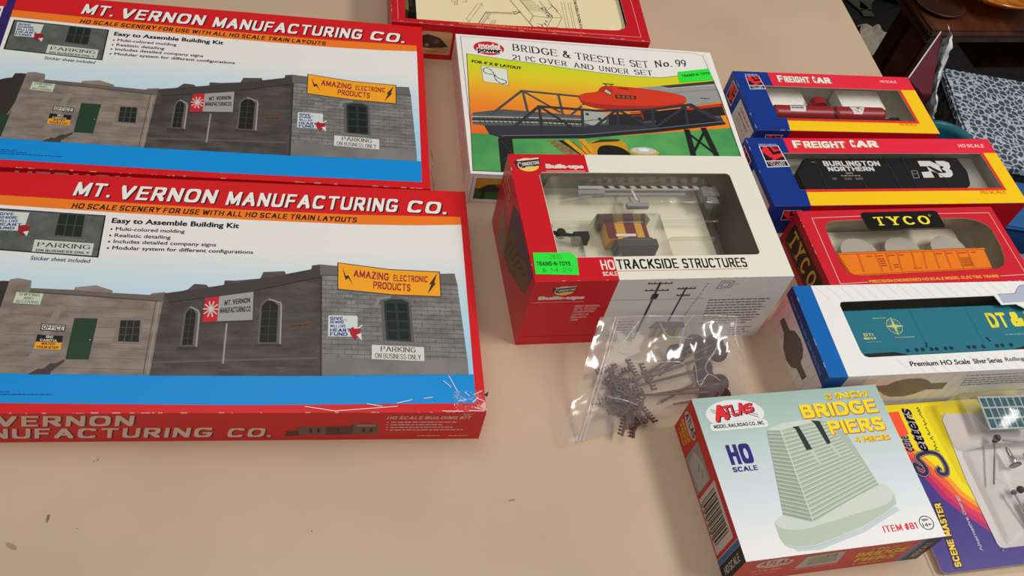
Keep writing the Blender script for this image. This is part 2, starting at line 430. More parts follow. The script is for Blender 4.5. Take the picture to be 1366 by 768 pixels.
# small old marks on the laminate
stain = ink(128,104,80,.5); st2 = ink(160,134,108,.5); spk = ink(70,55,45,.5)
def blot(x, y, a, b, rot, mt, n=14, z=.06):
    rd = random.Random(int(x*7+y)); pts = [(x+a*cos(2*pi*k/n)*rd.uniform(.8,1.15), y+b*sin(2*pi*k/n)*rd.uniform(.8,1.15)) for k in range(n)]
    mk = MB(); mk.poly3([(p[0],p[1],z) for p in rot2(pts,(x,y),rot)], mt); o = mk.build('stain'); o.parent = table
    o.matrix_parent_inverse = (Matrix.Translation((0,0,FLOOR*MM)) @ Matrix.Rotation(TA,4,'Z')).inverted()
blot(-235.3,201.3,1.1,2.9,14,stain); blot(-246,178.9,4.2,1.6,-10,st2); blot(-227.7,244.2,.35,.35,0,spk); blot(-225.9,246,.3,.9,-50,spk)
blot(-216,200,.3,.3,0,spk); blot(-80,240,.4,.4,0,spk); blot(40,300,2.5,.8,30,st2); blot(130,760,1.2,.5,10,st2); blot(205,880,.8,.4,40,st2); blot(240,905,1.1,.5,70,st2)

# ---------------------------------------------------------------- the two big building kit boxes
RED = ink(212,26,33,.32); ORG = ink(240,124,30); BLU = ink(0,142,222); WHT = ink(234,232,230); BLK = ink(18,16,18); DRED = ink(178,14,24); PUR = ink(48,30,104)
def kit_box(label, cx, cy, th, torn):
    Lx, Wy, H = 400.0, 200.4, 37.3
    a = radians(th)
    # right end stays where the photograph shows it
    cx2, cy2 = cx - 200*cos(a), cy - 200*sin(a)
    root = thing('building_kit_box', label, 'model kit box', (cx2, cy2, 0), a, 'boxed building kits')
    A = Art(Lx, Wy, H); T = 'top'; U = lambda u: u + Lx
    def P(pts): return [(U(x), y) for x, y in pts]
    A.carton(RED, RED, RED)
    A.edge_wear((236,196,190), 40, int(cx))
    # purple band and the end picture panel at the far left
    A.rect(T, 0, 0, U(-342), Wy, PUR, 1)
    A.rect(T, 0, 6, U(-348.5), 19, RED, 2); A.rect(T, 0, 19, U(-349.6), 190, WHT, 2); A.rect(T, 0, 22, U(-351), 186, ink(74,66,60), 3)
    # header band
    A.poly(T, P([(-342,22.5),(-253,25.4),(-168,28),(-85,28.6),(-5.6,26.7),(-5.6,34.7),(-40,37),(-85,38.2),(-165,37.5),(-253,35.3),(-342,31.5)]), ORG, 1)
    sky = grad('printed_sky', 'y', [(Wy/2-172,(150,208,240)),(Wy/2-128,(176,216,238)),(Wy/2-92,(206,224,234)),(Wy/2-66,(232,231,229)),(Wy/2-30,(234,232,230))])
    A.poly(T, P([(-342,31.5),(-253,35.3),(-165,37.5),(-85,38.2),(-40,37),(-5.6,34.7),(-6.6,173),(-342,173)]), sky, 1)
    A.poly(T, P([(-342,171),(-220,172.2),(-110,172),(-6.5,170.4),(-6.7,193.4),(-160,194.8),(-342,192.6)]), BLU, 2)
    # title with a black drop shadow
    for dx, mt, l in ((1.0, BLK, 3), (0, ink(240,236,232), 4)):
        for w, u0, u1, v0, v1 in (('MT.', -289.3, -264, 7.0, 20.3), ('VERNON', -256.6, -188, 8.6, 22.2), ('MANUFACTURING', -182.5, -53.6, 10.2, 23.8), ('CO.', -46.8, -16.3, 11.6, 24.0)):
            A.text(T, w, (U(u0+dx), v1+dx*.8), (U(u1+dx), v1+dx*.8+.7), (U(u0+dx), v0+dx*.8), mt, style='euro', shear=.24, l=l)
    A.text(T, 'HO SCALE SCENERY FOR USE WITH ALL HO SCALE TRAIN LAYOUTS', (U(-288.3),32.6), (U(-85.3),36.4), (U(-288.3),27.6), BLK, style='euro', shear=.22, l=4)
    A.text(T, 'Easy to Assemble Building Kit', (U(-259.5),46.6), (U(-171.2),47.6), (U(-259.3),40.2), BLK, style='font', bold=.035, l=3)
    for txt, u1, v in (('Multi-colored molding', -208.7, 52.3), ('Realistic detailing', -217.7, 58.2), ('Includes detailed company signs', -186, 63.8), ('Modular system for different configurations', -159.8, 69.6)):
        A.text(T, txt, (U(-255.7), v+.8), (U(u1), v+1.2), (U(-255.7), v-3.6), ink(40,38,40), style='font', bold=.02, l=3)
        A.poly(T, ell(U(-258.6), v-1.4, .8, .8, 10), BLK, 3)
    A.text(T, 'Sticker sheet included', (U(-307.1),80.6), (U(-268.3),82), (U(-307.1),77), ink(60,58,60), style='font', bold=.015, shear=.15, l=3)
    # inset picture
    IN = P([(-338.8,34.9),(-264,38.2),(-263.6,77.0),(-339.2,72.2)])
    A.poly(T, IN, ink(24,26,26), 2)
    A.poly(T, P([(-337.6,36),(-265,39.2),(-264.6,76),(-338,71.2)]), mottle('inset_wall', (78,82,80), (96,100,97), 120, .4), 3)
    A.poly(T, P([(-335.6,37.4),(-315,38.3),(-316,55.2),(-334.5,55.0)]), ink(206,214,206), 4)
    for k, (w, x1) in enumerate((('GIVE', -324.8), ('SO MORE', -322), ('WILL LIVE', -321), ('HEART', -318), ('FUND', -322))):
        A.tx(T, w, U(-334.2), 38.9+k*3.2, U(x1), 41.4+k*3.2, ink(40,70,140), style='black', l=5)
    A.poly(T, P([(-320,50.5),(-316,49.6),(-312,51.2),(-313,57),(-316,59.6),(-319.4,56)]), ink(150,30,40), 5); A.poly(T, P([(-316,56),(-312.4,55),(-313,60)]), ink(220,216,206), 6)
    A.poly(T, P([(-297,37.4),(-276.6,38.4),(-276.2,60.8),(-297.2,59.2)]), ink(88,92,90), 4); A.poly(T, P([(-295,38),(-278,38.9),(-277.6,59.2),(-295.2,58)]), ink(30,36,34), 5)
    for k in range(2): A.line(T, P([(-295+5.8*(k+1),38.3),(-295+5.8*(k+1),58.6)]), .7, ink(66,74,70), 6)
    A.line(T, P([(-295,48),(-277.8,49)]), .7, ink(66,74,70), 6); A.line(T, P([(-299,60.6),(-275,62)]), 1.2, ink(110,114,112), 5)
    A.poly(T, P([(-307.2,62.6),(-268.2,64.6),(-268.4,75.4),(-307.2,73.3)]), ink(204,208,200), 5)
    A.text(T, 'PARKING', (U(-305.2),68.6), (U(-270),70), (U(-305.2),64.8), ink(40,52,50), style='serif', l=6)
    A.text(T, 'ON BUSINESS ONLY', (U(-305),73), (U(-270),74.4), (U(-305),70.8), ink(50,58,56), style='bold', l=6)
    # the printed factory
    wl = mottle('print_wall_left', (118,108,102), (144,132,124), 60, .4, stretch=(1,2.2,1))
    wm = mottle('print_wall_middle', (62,57,55), (84,78,75), 60, .4, stretch=(1,2.2,1))
    wr = mottle('print_wall_right', (108,107,106), (136,134,132), 70, .4, stretch=(1,2.2,1))
    capl, capm = ink(106,96,92), ink(66,62,61)
    A.poly(T, P([(-342,112),(-330,105.5),(-320,103),(-313,100.5),(-312,170),(-342,170)]), ink(52,46,43), 3)
    A.poly(T, P([(-342,146),(-326.3,145.7),(-314.2,147),(-321.3,169.6),(-342,168)]), ink(34,60,40), 4)
    A.line(T, P([(-313.6,112),(-321,146)]), 1.4, ink(116,108,102), 4); A.poly(T, P([(-326,104),(-325,99.5),(-319.8,98.9),(-312.3,99.5),(-312,106),(-322,108)]), ink(56,50,48), 4)
    A.poly(T, P([(-316.5,97.6),(-311.2,96.5),(-303,98.2),(-302.3,104.5),(-275,105.4),(-274.7,103.2),(-261.6,101),(-250.5,105.2),(-250.3,107.2),(-226.1,108.3),(-224.7,106.7),(-216.4,105.5),(-218.6,172.5),(-321,171.5)]), wl, 5)
    A.poly(T, P([(-302.6,104.7),(-275,105.4),(-250.3,107.2),(-226,108.3),(-217,106.5),(-217.2,113),(-250,111),(-302,107.6)]), capl, 6)
    A.line(T, P([(-302.6,107.8),(-260,110.5),(-217.9,113.6)]), .8, ink(70,62,58), 7)
    A.line(T, P([(-219.4,114),(-220.5,172)]), 1.0, ink(150,140,132), 7); A.line(T, P([(-221.6,114),(-223,172)]), .6, ink(92,84,78), 7)
    for k in range(7): A.line(T, P([(-312+k*.1,118+k*8),(-222,120.5+k*8)]), .25, ink(104,95,89), 6)
    A.poly(T, P([(-283,118),(-279,118),(-288,160),(-294,160)]), ink(140,130,122), 6)
    A.poly(T, P([(-216.8,106.3),(-211,106.4),(-202,103.1),(-197.8,98),(-189.9,98.4),(-188.2,100.4),(-178.1,98.9),(-177.6,94.4),(-169.7,94.2),(-153.6,91.8),(-151.8,86),(-137,84.7),(-136.2,87.3),(-118.5,82.4),(-117.9,78.8),(-112.3,77.7),(-110.2,172.4),(-219,172.8)]), wm, 5)
    A.poly(T, P([(-216.4,106.6),(-188,100.6),(-153,92.2),(-118,82.6),(-112.2,78.4),(-112,89.4),(-161.8,104),(-213,114.2)]), capm, 6); A.line(T, P([(-213.2,114.3),(-161.8,104.3),(-112.6,89.6)]), .8, ink(42,38,37), 7)
    A.poly(T, P([(-112.4,77.6),(-99.8,78.6),(-99.8,81),(-57,86),(-54,81),(-46,81),(-43,86),(-24.2,83.3),(-14,82.7),(-12.7,92.9),(-9.9,160),(-9.9,170.6),(-110.2,172.2)]), wr, 5)
    A.poly(T, P([(-112.4,78),(-99.8,79),(-24.4,83.6),(-14,82.9),(-12.7,92.9),(-25,92.3),(-99.8,87.2),(-112,87.4)]), ink(104,103,103), 6); A.line(T, P([(-111.6,87.6),(-99.8,87.4),(-25,92.6),(-12.6,93.2)]), .7, ink(70,70,70), 7)
    A.line(T, P([(-111.4,88),(-110.3,172)]), 1.4, ink(54,52,52), 7)
    A.poly(T, P([(-110,158),(-9.9,157.5),(-9.9,170.6),(-110.2,172.2)]), mottle('print_plinth', (112,110,108), (128,126,124), 40, .4), 6)
    for j in range(17):
        y = 93 + j*3.9
        A.line(T, P([(-110.6,y-.8),(-12.4+j*.13,y+1.4)]), .4, ink(82,81,81), 7)
        for i in range(11):
            x = -108 + i*9 + (j % 2)*4.5
            if x < -14: A.line(T, P([(x,y-.7),(x,y+3.1)]), .32, ink(86,85,85), 7)
    for j in range(9): A.line(T, P([(-218,120+j*5.6),(-113,104+j*7.6)]), .2, ink(56,52,50), 6)
    for (x, y, w) in ((-96,104,7),(-93,110,6),(-95,117,5)): A.rect(T, U(x), y, U(x+w), y+2.6, ink(138,137,135), 7)
    A.poly(T, P([(-218,162),(-113,157.5),(-112.6,159),(-218,163.4)]), ink(96,91,88), 7)
    # doors, windows and signs of the factory
    A.poly(T, P([(-275,125),(-253.8,125.8),(-254.2,128),(-275.4,127.6)]), ink(134,124,116), 7)
    A.poly(T, P([(-271.2,128.5),(-256.6,128.6),(-257.6,160.9),(-271.6,160.9)]), ink(36,62,42), 7); A.line(T, P([(-271.4,145),(-257,145)]), .4, ink(28,50,34), 8); A.poly(T, ell(U(-259),145.6,.5,.5,8), ink(190,180,150), 8)
    A.poly(T, P([(-292,172.3),(-286.5,168),(-283.5,168),(-280,164),(-277,164),(-272,160.8),(-272,163),(-276,167),(-278.5,170),(-279,172.3)]), ink(70,60,56), 7)
    A.poly(T, P([(-244,127.6),(-228.4,127.6),(-226.8,149.4),(-244.6,148.6)]), ink(128,118,110), 7); A.poly(T, P([(-242.2,129.8),(-229.7,129.6),(-228.6,147),(-241.6,146.6)]), ink(32,36,34), 8)
    for k in (1, 2): A.line(T, P([(-242+4.2*k,129.8),(-242+4.3*k,146.8)]), .6, ink(78,76,70), 9)
    for k in (1, 2): A.line(T, P([(-242,129.8+5.7*k),(-229,129.8+5.7*k)]), .6, ink(78,76,70), 9)
    A.line(T, P([(-245.2,149),(-226.4,149.9)]), 1.3, ink(146,136,128), 8)
    def sign(pts, mt, rows, tm, style='bold', fr=None):
        if fr: A.line(T, P(pts), .7, fr, 11, True)
        A.poly(T, P(pts), mt, 10); (x0,y0),(x1,y1),_,(x3,y3) = pts; n = len(rows)
        for k, w in enumerate(rows):
            if not w: continue
            a, b = (k+.14)/n, (k+.84)/n; q = .06
            bx = lambda f, g: (U(x0+(x1-x0)*f+(x3-x0)*g), y0+(y1-y0)*f+(y3-y0)*g)
            e = max(0, .44-len(w)*.04) if n > 1 else q
            A.text(T, w, bx(max(q,e),b), bx(1-max(q,e),b), bx(max(q,e),a), tm, style=style, l=12)
    sign([(-290.1,133.6),(-275.8,134.7),(-275.7,139.2),(-290.2,138.4)], ink(208,210,200), ['OFFICE'], ink(40,40,40), 'bold', ink(60,60,58))
    sign([(-291.6,142.1),(-275.9,142.9),(-275.8,148.2),(-291.7,147.6)], ink(26,24,24), ['BE','CAREFUL'], ink(214,206,190))
    sign([(-291.7,147.6),(-275.8,148.2),(-275.6,153.8),(-291.8,153)], ink(236,160,32), ['WATCH','YOUR STEP'], ink(40,28,20))
    sign([(-310.4,108.2),(-293.5,109.1),(-294.2,118.4),(-310.9,117.2)], ink(196,206,184), ['SHIPPING','AND','RECEIVING'], ink(80,84,80), 'serif')
    for x0, y0, w_, h_ in ((-201.2,118.5,6.6,30.5),(-151.4,110.5,11,35.6)):
        A.poly(T, [(U(a), b) for a, b in [(x0-1.4,y0+h_+.8),(x0-1.2,y0+5),(x0+w_*.2,y0-.6),(x0+w_*.7,y0-.6),(x0+w_+2,y0+4),(x0+w_+2.2,y0+h_+1)]], ink(98,93,90), 7)
        A.poly(T, [(U(a), b) for a, b in [(x0,y0+h_),(x0+.1,y0+5),(x0+w_*.3,y0+1),(x0+w_*.7,y0+1),(x0+w_,y0+5),(x0+w_,y0+h_)]], ink(26,28,27), 8)
        A.line(T, [(U(x0+w_*.5), y0+1),(U(x0+w_*.5), y0+h_)], .5, ink(64,62,60), 9)
        for k in range(1, 5): A.line(T, [(U(x0), y0+3+k*(h_-3)/5),(U(x0+w_), y0+3+k*(h_-3)/5)], .5, ink(64,62,60), 9)
        A.line(T, [(U(x0+w_+2.2), y0+5),(U(x0+w_+2.6), y0+h_+2)], 1.1, ink(158,152,148), 9); A.line(T, [(U(x0+w_*.4), y0-.8),(U(x0+w_+1.4), y0+2.4),(U(x0+w_+2.2), y0+5)], 1.0, ink(158,152,148), 9)
        A.line(T, [(U(x0-3), y0+h_+2.6),(U(x0+w_+3.5), y0+h_+2.2)], 2.0, ink(60,56,55), 9)
    A.poly(T, P([(-132.4,129.6),(-118.1,127.7),(-118.4,134.1),(-132.7,136.1)]), ink(92,72,62), 8); A.scribble(T, U(-131), 131.6, U(-119.6), 133.4, ink(60,46,40), 9, 4, .6, -.12)
    A.poly(T, P([(-190.4,109.4),(-156.8,102.6),(-156.2,129.4),(-190.6,131.8)]), ink(64,62,62), 9)
    A.poly(T, P([(-189.6,110.2),(-180.4,108.4),(-180.2,129.4),(-190,130.4)]), ink(196,30,44), 10)
    A.poly(T, P([(-180.4,108.4),(-157.6,103.8),(-157,127.8),(-180.2,129.4)]), ink(158,157,158), 10)
    for k in range(5): A.line(T, [(U(-185.1+5*cos(pi*k/5)), 119.4+6.6*sin(pi*k/5)),(U(-185.1-5*cos(pi*k/5)), 119.4-6.6*sin(pi*k/5))], 1.0, ink(200,190,184), 12)
    A.poly(T, ell(U(-185.1),119.4,1.6,1.8,10), ink(210,200,192), 13)
    A.text(T, 'MT. VERNON', (U(-176.5),116.2), (U(-159.6),113.2), (U(-176.5),111.8), ink(44,42,44), style='black', l=11); A.text(T, 'MANUFACTURING CO.', (U(-179),122.8), (U(-158.4),120.8), (U(-179),118.2), ink(44,42,44), style='black', l=11)
    A.line(T, P([(-173.8,131.4),(-174,163)]), 1.2, ink(150,147,146), 9)
    am = [(-99.1,76.2),(-62,81.2),(-25.6,82.2),(-25.8,104.2),(-60,103.4),(-99.1,99.5)]
    A.poly(T, P([(-99.8,75.4),(-62,80.4),(-24.9,81.4),(-25.1,105),(-60,104.3),(-99.8,100.3)]), ink(56,64,58), 8); A.poly(T, P(am), ink(246,166,30), 9)
    A.text(T, 'AMAZING', (U(-88.3),88.6), (U(-62.9),91.3), (U(-88),81.8), ink(150,42,50), style='bold', l=10); A.text(T, 'ELECTRONIC', (U(-59.6),91.5), (U(-34.6),92), (U(-59.4),85.6), ink(150,42,50), style='bold', l=10); A.text(T, 'PRODUCTS', (U(-74.4),98.7), (U(-47.6),100.6), (U(-74),92), ink(150,42,50), style='bold', l=10)
    A.poly(T, P([(-96.5,79.6),(-93.6,88),(-92,86.8),(-88.2,96.8),(-91.9,89.6),(-94,91.4)]), ink(60,44,30), 10); A.poly(T, P([(-27.1,83.2),(-29.8,92.4),(-28.2,92),(-35.2,102.6),(-32,93.4),(-33.8,94)]), ink(60,44,30), 10)
    A.poly(T, [(U(a), b) for a, b in rrect(-105.9,122.8,-85.6,140.6,1.2)], ink(206,216,214), 8)
    for k, (w, x1) in enumerate((('GIVE...', -93), ('SO MORE', -95), ('WILL LIVE', -94), ('HEART', -90.4), ('FUND', -92.6))):
        A.tx(T, w, U(-104.6), 124+k*3.3+(k>2)*.0, U(x1), 126.4+k*3.3+(.5 if k in (0,3,4) else 0), ink(24,54,136), style='black', l=9)
    hs = [(-91.4,134.6),(-89,132.4),(-87,133.6),(-85,132.2),(-83.4,134.6),(-84.6,138.6),(-87.3,143.6),(-90.6,139)]
    A.poly(T, P(hs), ink(170,28,44), 9); A.poly(T, P([(-86.6,139),(-83.2,137.6),(-82.9,143.7)]), ink(226,220,210), 10); A.line(T, P([(-88,133.4),(-85,133.2),(-82.6,131)]), .9, ink(226,220,210), 10)
    A.poly(T, P([(-73.2,112),(-71.4,106.4),(-61.6,105),(-52,106.4),(-47.6,110.4),(-46.4,145),(-68.4,144.2),(-69,113)]), ink(92,93,93), 8); A.poly(T, P([(-74,114),(-71.4,106.4),(-61.6,104.6),(-61.6,106.4),(-69.4,108.4),(-71,114)]), ink(134,134,134), 9)
    A.poly(T, P([(-67,110),(-62,107.8),(-54,107.8),(-49.4,110.4),(-48.6,144),(-66,143.2)]), ink(44,50,50), 9)
    for k in range(4):
        for i in range(2):
            x = -65.4+i*8.2+k*.25; y = 111.4+k*8.1
            A.poly(T, P([(x,y),(x+6.4,y+.2),(x+6.5,y+6.6),(x+.1,y+6.4)]), ink(22,28,30), 10)
    A.line(T, P([(-70.6,144.4),(-46.4,145.8)]), 1.8, ink(116,117,117), 10)
    sign([(-76.1,147.2),(-40,148.6),(-40.2,160.2),(-76.3,158.8)], ink(214,214,210), ['PARKING','ON BUSINESS ONLY'], ink(50,54,56), 'serif')
    for x, y in ((-106,163),(-60,120),(-175,168),(-140,166)): A.scribble(T, U(x), y, U(x+5), y+.8, ink(120,116,112), 8, int(x))
    for k, (u1) in enumerate((-306.9, -300, -275)): A.scribble(T, U(-322), 182.4+k*1.9, U(u1), 183.8+k*1.9, ink(10,70,140), 3, k)
    # front panel
    F = 'front'; GW = ink(222,196,188)
    for w, u0, u1, v0, v1 in (('MT.', -345, -318, 2.4, 15.8), ('VERNON', -306.4, -225, 3, 16.2), ('MANUFACTURING', -345, -179, 19, 32), ('CO.', -170.2, -141.9, 20, 32.2)):
        A.text(F, w, (U(u0)+1, v1+.5), (U(u1)+1, v1+.5), (U(u0)+1, v0+.5), ink(96,20,24), style='euro', shear=.22, l=2); A.text(F, w, (U(u0), v1), (U(u1), v1), (U(u0), v0), GW, style='euro', shear=.22, l=3)
    A.text(F, 'HO SCALE BUILDING KIT', (U(-66.4),9), (U(-9.4),9), (U(-66.4),5.2), GW, style='euro', shear=.2, l=2)
    for k, u1 in enumerate((-19, -27.5, -20.5, -13)):
        A.scribble(F, U(-63.3), 12+k*3.6, U(u1), 14+k*3.6, GW, 2, k+5, .6); A.poly(F, ell(U(-65.5), 13+k*3.6, .6, .6, 8), GW, 2)
    A.scribble(F, U(-44), 31.4, U(-28), 33, GW, 2, 11); A.scribble(F, U(-22), 31.4, U(-8), 33, GW, 2, 12)
    A.poly(F, P([(-132.6,30.2),(-131,24),(-124.8,23),(-124.6,18.6),(-106,18.6),(-90,18),(-88,14.8),(-71.7,14.6),(-70.7,30)]), ink(116,88,74), 2)
    A.poly(F, P([(-106,18.8),(-90,18),(-88,14.8),(-88,30),(-106,30)]), ink(92,62,54), 3); A.poly(F, P([(-132.6,31),(-132.4,25),(-124,24),(-124,31)]), ink(92,52,44), 3)
    for x in (-117,-112,-99,-82,-77): A.rect(F, U(x), 21, U(x+2), 26.5, ink(54,42,38), 4)
    A.rect(F, U(-86), 15.6, U(-73.5), 18.6, ink(170,130,100), 4)
    A.build('printed_carton', root)
    return root, A
kb1, KA = kit_box('red and blue building kit box nearest the viewer, whole front side showing', -25.2, 433.5, 18.72, False)
kb2, KB = kit_box('red and blue building kit box farther back, behind the nearest big kit box', -114.9, 616.0, 18.1, True)

wrap = film('shrink_wrap', .03, .08, base=.06, bump=.8, scale=150)
wrapw = film('crinkled_wrap', .16, .12, base=.12, bump=1.0, scale=260)
def crumple(name, parent, fn, nu, nv, mt, amp, sc, seed):
    g = MB(); off = Vector((seed*13.7, seed*5.1, 0))
    def q(a, b):
        p = Vector(fn(a, b)); n = noise.noise_vector(p*sc+off); return tuple(p + n*amp)
    g.grid(q, nu, nv, mt); return g.build(name, parent)
# torn wrap at the right end of the far box, scuffed wrap on the near box corner (box coordinates, centre origin)
crumple('torn_shrink_wrap', kb2, lambda a, b: (201.5+3.0*a+1.0*sin(9*b), -54-40*b, 36.5-13*a+1.2*sin(14*b)), 4, 26, wrapw, 1.6, .25, 3)
crumple('torn_shrink_wrap', kb1, lambda a, b: (178+22.5*a, -84-16.6*b+1.2*a, 37.7+.35*sin(9*a+5*b)), 22, 14, wrap, .28, .35, 5)
sc = Art(400.0, 200.4, 37.3)
for pts in (((-24,172),(-19,184)),((-28,176),(-23,181)),((-14,185),(-11,188)),((-19,192),(-13,191)),((-9,193),(-5,189)),((-42,190),(-36,189)),((-60,193.5),(-50,191)),((-8,187),(-2,184)),((-80,194),(-70,196)),((-120,196),(-100,199.6)),((-100,199.4),(-60,196)),((-8,197),(-1,199)),((-12,199.4),(-2,199.7)),((-30,199.6),(-16,199.9)),((-6,190),(-1,192))):
    sc.line('top', [(a+400, b) for a, b in pts], .55, ink(226,226,226), 16)
sc.poly('top', [(395.5,196),(399.5,192),(400,195),(399,199)], ink(236,170,165), 15)
sc.poly('front', [(384,1),(392,1.6),(388,6),(385,4)], ink(206,120,112), 4)
sc.poly3([(399.2,187,37.8),(402.6,184.8,38.6),(401.6,188.2,36.6)], ink(34,32,36))
sc.build('corner_scuffs', kb1)

# ---------------------------------------------------------------- shared bits for the boxes
CREAM = ink(208,204,186); clear = film('window_film', .0, .05, base=.02, refl=.6)
GREEN = ink(40,232,60,.6)
def carton_thing(name, label, cat, cx, cy, th, Lx, Wy, group=None):
    return thing(name, label, cat, (cx, cy, 0), radians(th), group)
def local(A):
    g = MB(A.tf); return g
def pane(A, root, u0, v0, u1, v1, mt=None, drop=1.0, nu=10, nv=6, wob=.5, seed=0):
    g = local(A); off = Vector((seed*3.1, 7.7, 1.3))
    def q(a, b):
        p = (u0+(u1-u0)*a, v0+(v1-v0)*b); e = min(a, 1-a, b, 1-b)
        return (p[0], p[1], A.H-drop+wob*min(1, e*6)*noise.noise(Vector((p[0]*.02, p[1]*.02, 0))+off)-.2)
    g.grid(q, nu, nv, mt or clear); return g.build('window_pane', root)
def price_sticker(A, root, pts, name_rows, tm=None, mt=None, lift=2):
    P = Art(A.L, A.W, A.H); P.tf = A.tf
    P.poly('top', pts, mt or GREEN, 14)
    (x0,y0),(x1,y1),_,(x3,y3) = pts[:4] if len(pts) == 4 else (pts[0], pts[1], None, pts[-1])
    bx = lambda f, g: (x0+(x1-x0)*f+(x3-x0)*g, y0+(y1-y0)*f+(y3-y0)*g)
    for w, f0, f1, g0, g1, col, st in name_rows:
        P.text('top', w, bx(f0,g1), bx(f1,g1), bx(f0,g0), ink(*col), style=st, l=16)
    return P.build('price_sticker', root)

# ---------------------------------------------------------------- bridge and trestle set box
Lx, Wy, H = 249.0, 175.6, 36.5
bt = carton_thing('bridge_set_box', 'white boxed bridge set with orange train picture and a green price sticker', 'model kit box', 31.1, 673.8, 18.89, Lx, Wy)
A = Art(Lx, Wy, H); T = 'top'
PW = ink(236,234,230); LG = ink(120,116,112)
A.carton(PW, PW, PW)
A.line(T, [(4.4,3),(4.2,171.5),(244.5,171.5)], .5, ink(90,88,86), 2); A.line(T, [(4.4,3),(233,3),(243,8)], .35, ink(130,128,126), 2); A.line(T, [(242.3,6.5),(246,139),(246.5,171)], .5, ink(110,108,106), 2)
pic = grad('print_sunset', 'y', [(Wy/2-128,(232,104,30)),(Wy/2-112,(240,118,36)),(Wy/2-88,(240,140,40)),(Wy/2-68,(238,172,40)),(Wy/2-52,(226,206,36)),(Wy/2-34,(204,218,34))], noise_amt=5, scale=30)
A.poly(T, [(8,26.6),(44,31),(74,33.8),(103,37.4),(132,40.4),(163,42),(191,41.4),(211,36.4),(244.5,30.6),(246.6,172.6),(1.9,172.6)], ink(40,38,36), 1)
A.poly(T, [(8.6,27.2),(44,31.6),(74,34.4),(103,38),(132,41),(163,42.6),(191,42),(211,37),(243.8,31.4),(246,172),(2.5,172)], pic, 2)
A.poly(T, [(4.3,129),(60,128),(140,122),(245.2,104),(246,172),(2.5,172)], mottle('print_green_field', (66,146,84), (92,170,92), 30, .4), 3)
A.poly(T, [(236,96),(245,94),(245.3,103),(238,104)], ink(236,140,40), 4)
# logo and titles
A.poly(T, ell(29.6,17.1,14.2,9.4), ink(206,30,40), 2); A.rect(T, 18, 17.6, 41.6, 23.6, PW, 3)
A.text(T, 'model', (20.2,17.2), (40.2,17.4), (20.2,10.2), PW, style='font', bold=.05, l=4); A.text(T, 'power', (18.8,25.2), (41.2,25.4), (18.8,18.4), BLK, style='font', bold=.05, l=4)
NK = ink(30,28,30)
def along(A, words, curve, h, mt, style, l=4):
    """words set along a gently bending baseline given as (u, v) points"""
    cs = spline(curve, 10)
    def bl(u):
        for (x0,y0),(x1,y1) in zip(cs, cs[1:]):
            if x0 <= u <= x1: return y0+(y1-y0)*(u-x0)/max(x1-x0,1e-6)
        return cs[-1][1]
    for w, u0, u1 in words:
        n = len(w); W_ = [GL.get(c_, GL['A'])[0]+.36 for c_ in w]; tot = sum(W_); x = u0
        for c_, q in zip(w, W_):
            e = x+(u1-u0)*q/tot; k = .16/q*(e-x) if c_ not in ".I'" else .3*(e-x)
            hh = h*.66 if c_ == 'o' else (h*.1 if c_ == '.' else h)
            A.text(T, c_, (x+k*.5,bl(x)), (e-k*.5,bl(e)), (x+k*.5+.15,bl(x)-hh), mt, style=style, l=l); x = e
along(A, [('BRIDGE',51,94.5),('&',98.4,107.4),('TRESTLE',110.6,158.6),('SET',163,182),('No.',187.5,206),('99',209.4,221)], [(45,17),(51.2,17.7),(95.5,22),(110.3,23.6),(158.2,28.2),(170,29.2),(181,28.9),(193,26.6),(208,24.2),(222,23)], 9.4, NK, 'serif')
along(A, [('21',50,58.4),('PC',62,72),('OVER',75,102),('AND',107,127),('UNDER',131,160.5),('SET',165,184)], [(45,30),(50,30.6),(73.6,32.2),(108.5,35.6),(131.7,38),(160,39.6),(184,39.4)], 6.9, NK, 'serif')
A.text(T, "FOR 4' X 8' LAYOUT", (12,38.8), (57.4,44), (12.2,34.6), BLK, style='font', bold=.045, l=4)
A.poly(T, [(20,41.6),(43.8,44.6),(43.2,66.4),(20,63.2)], ink(90,90,86), 3); A.poly(T, [(20.4,42),(43.4,44.9),(42.8,65.9),(20.4,62.8)], ink(226,230,220), 4)
fig = spline([(31.6,53.2),(34.5,57.5),(38.8,59),(41.4,61.4),(39.6,64.2),(35,63.6),(31.9,59.4),(31,53.6),(29.6,48.4),(25.6,44.6),(22,46.4),(22.2,50.6),(26,52.6),(31.6,53.4)], 5)
for i in range(0, len(fig)-1): 
    if i % 4 != 3: A.line(T, [fig[i], fig[i+1]], .9, NK, 5)
# picture: bridge, streamlined train and digger
G1, G2, G3, G4 = ink(74,76,82), ink(52,54,62), ink(98,100,104), ink(36,38,46)
A.poly(T, [(7.4,104),(34,97.4),(106,99.4),(238,84),(240,98),(112,125.4),(30,133),(19.8,129.3),(16.2,118.8),(6.4,118)], ink(84,86,88), 4)
A.poly(T, [(16.2,118.8),(104,113),(239,92),(239.5,98.4),(112,126),(30,133),(19.8,129.3)], G2, 5)
for v0_, v1_, w, c_ in ((107,102.5,1.4,G3),(108.8,104.6,1.0,ink(190,190,186)),(112,108.4,1.6,ink(54,50,48)),(114.4,110.6,.9,ink(196,196,192)),(117.4,113,1.4,G3)):
    A.line(T, [(6.6,v0_),(60,(v0_+v1_)/2-.8),(106,v1_)], w, ink(190,190,186) if c_ is None else c_, 6)
for k in range(24): A.line(T, [(12+k*4,106.8-k*.12),(13.6+k*4,117-k*.16)], .8, ink(58,54,52), 6)
def truss(top_, bot, segs, w, mt, l):
    A.line(T, top_, w, mt, l)
    for a, b in segs: A.line(T, [a, b], w*.9, mt, l)
truss([(23.4,105),(54.2,72.2),(108,75)], None, [((55,74),(56.6,100)),((57,74),(86,97)),((87.4,75),(88,99)),((110,84),(96,99))], 2.4, G1, 6)
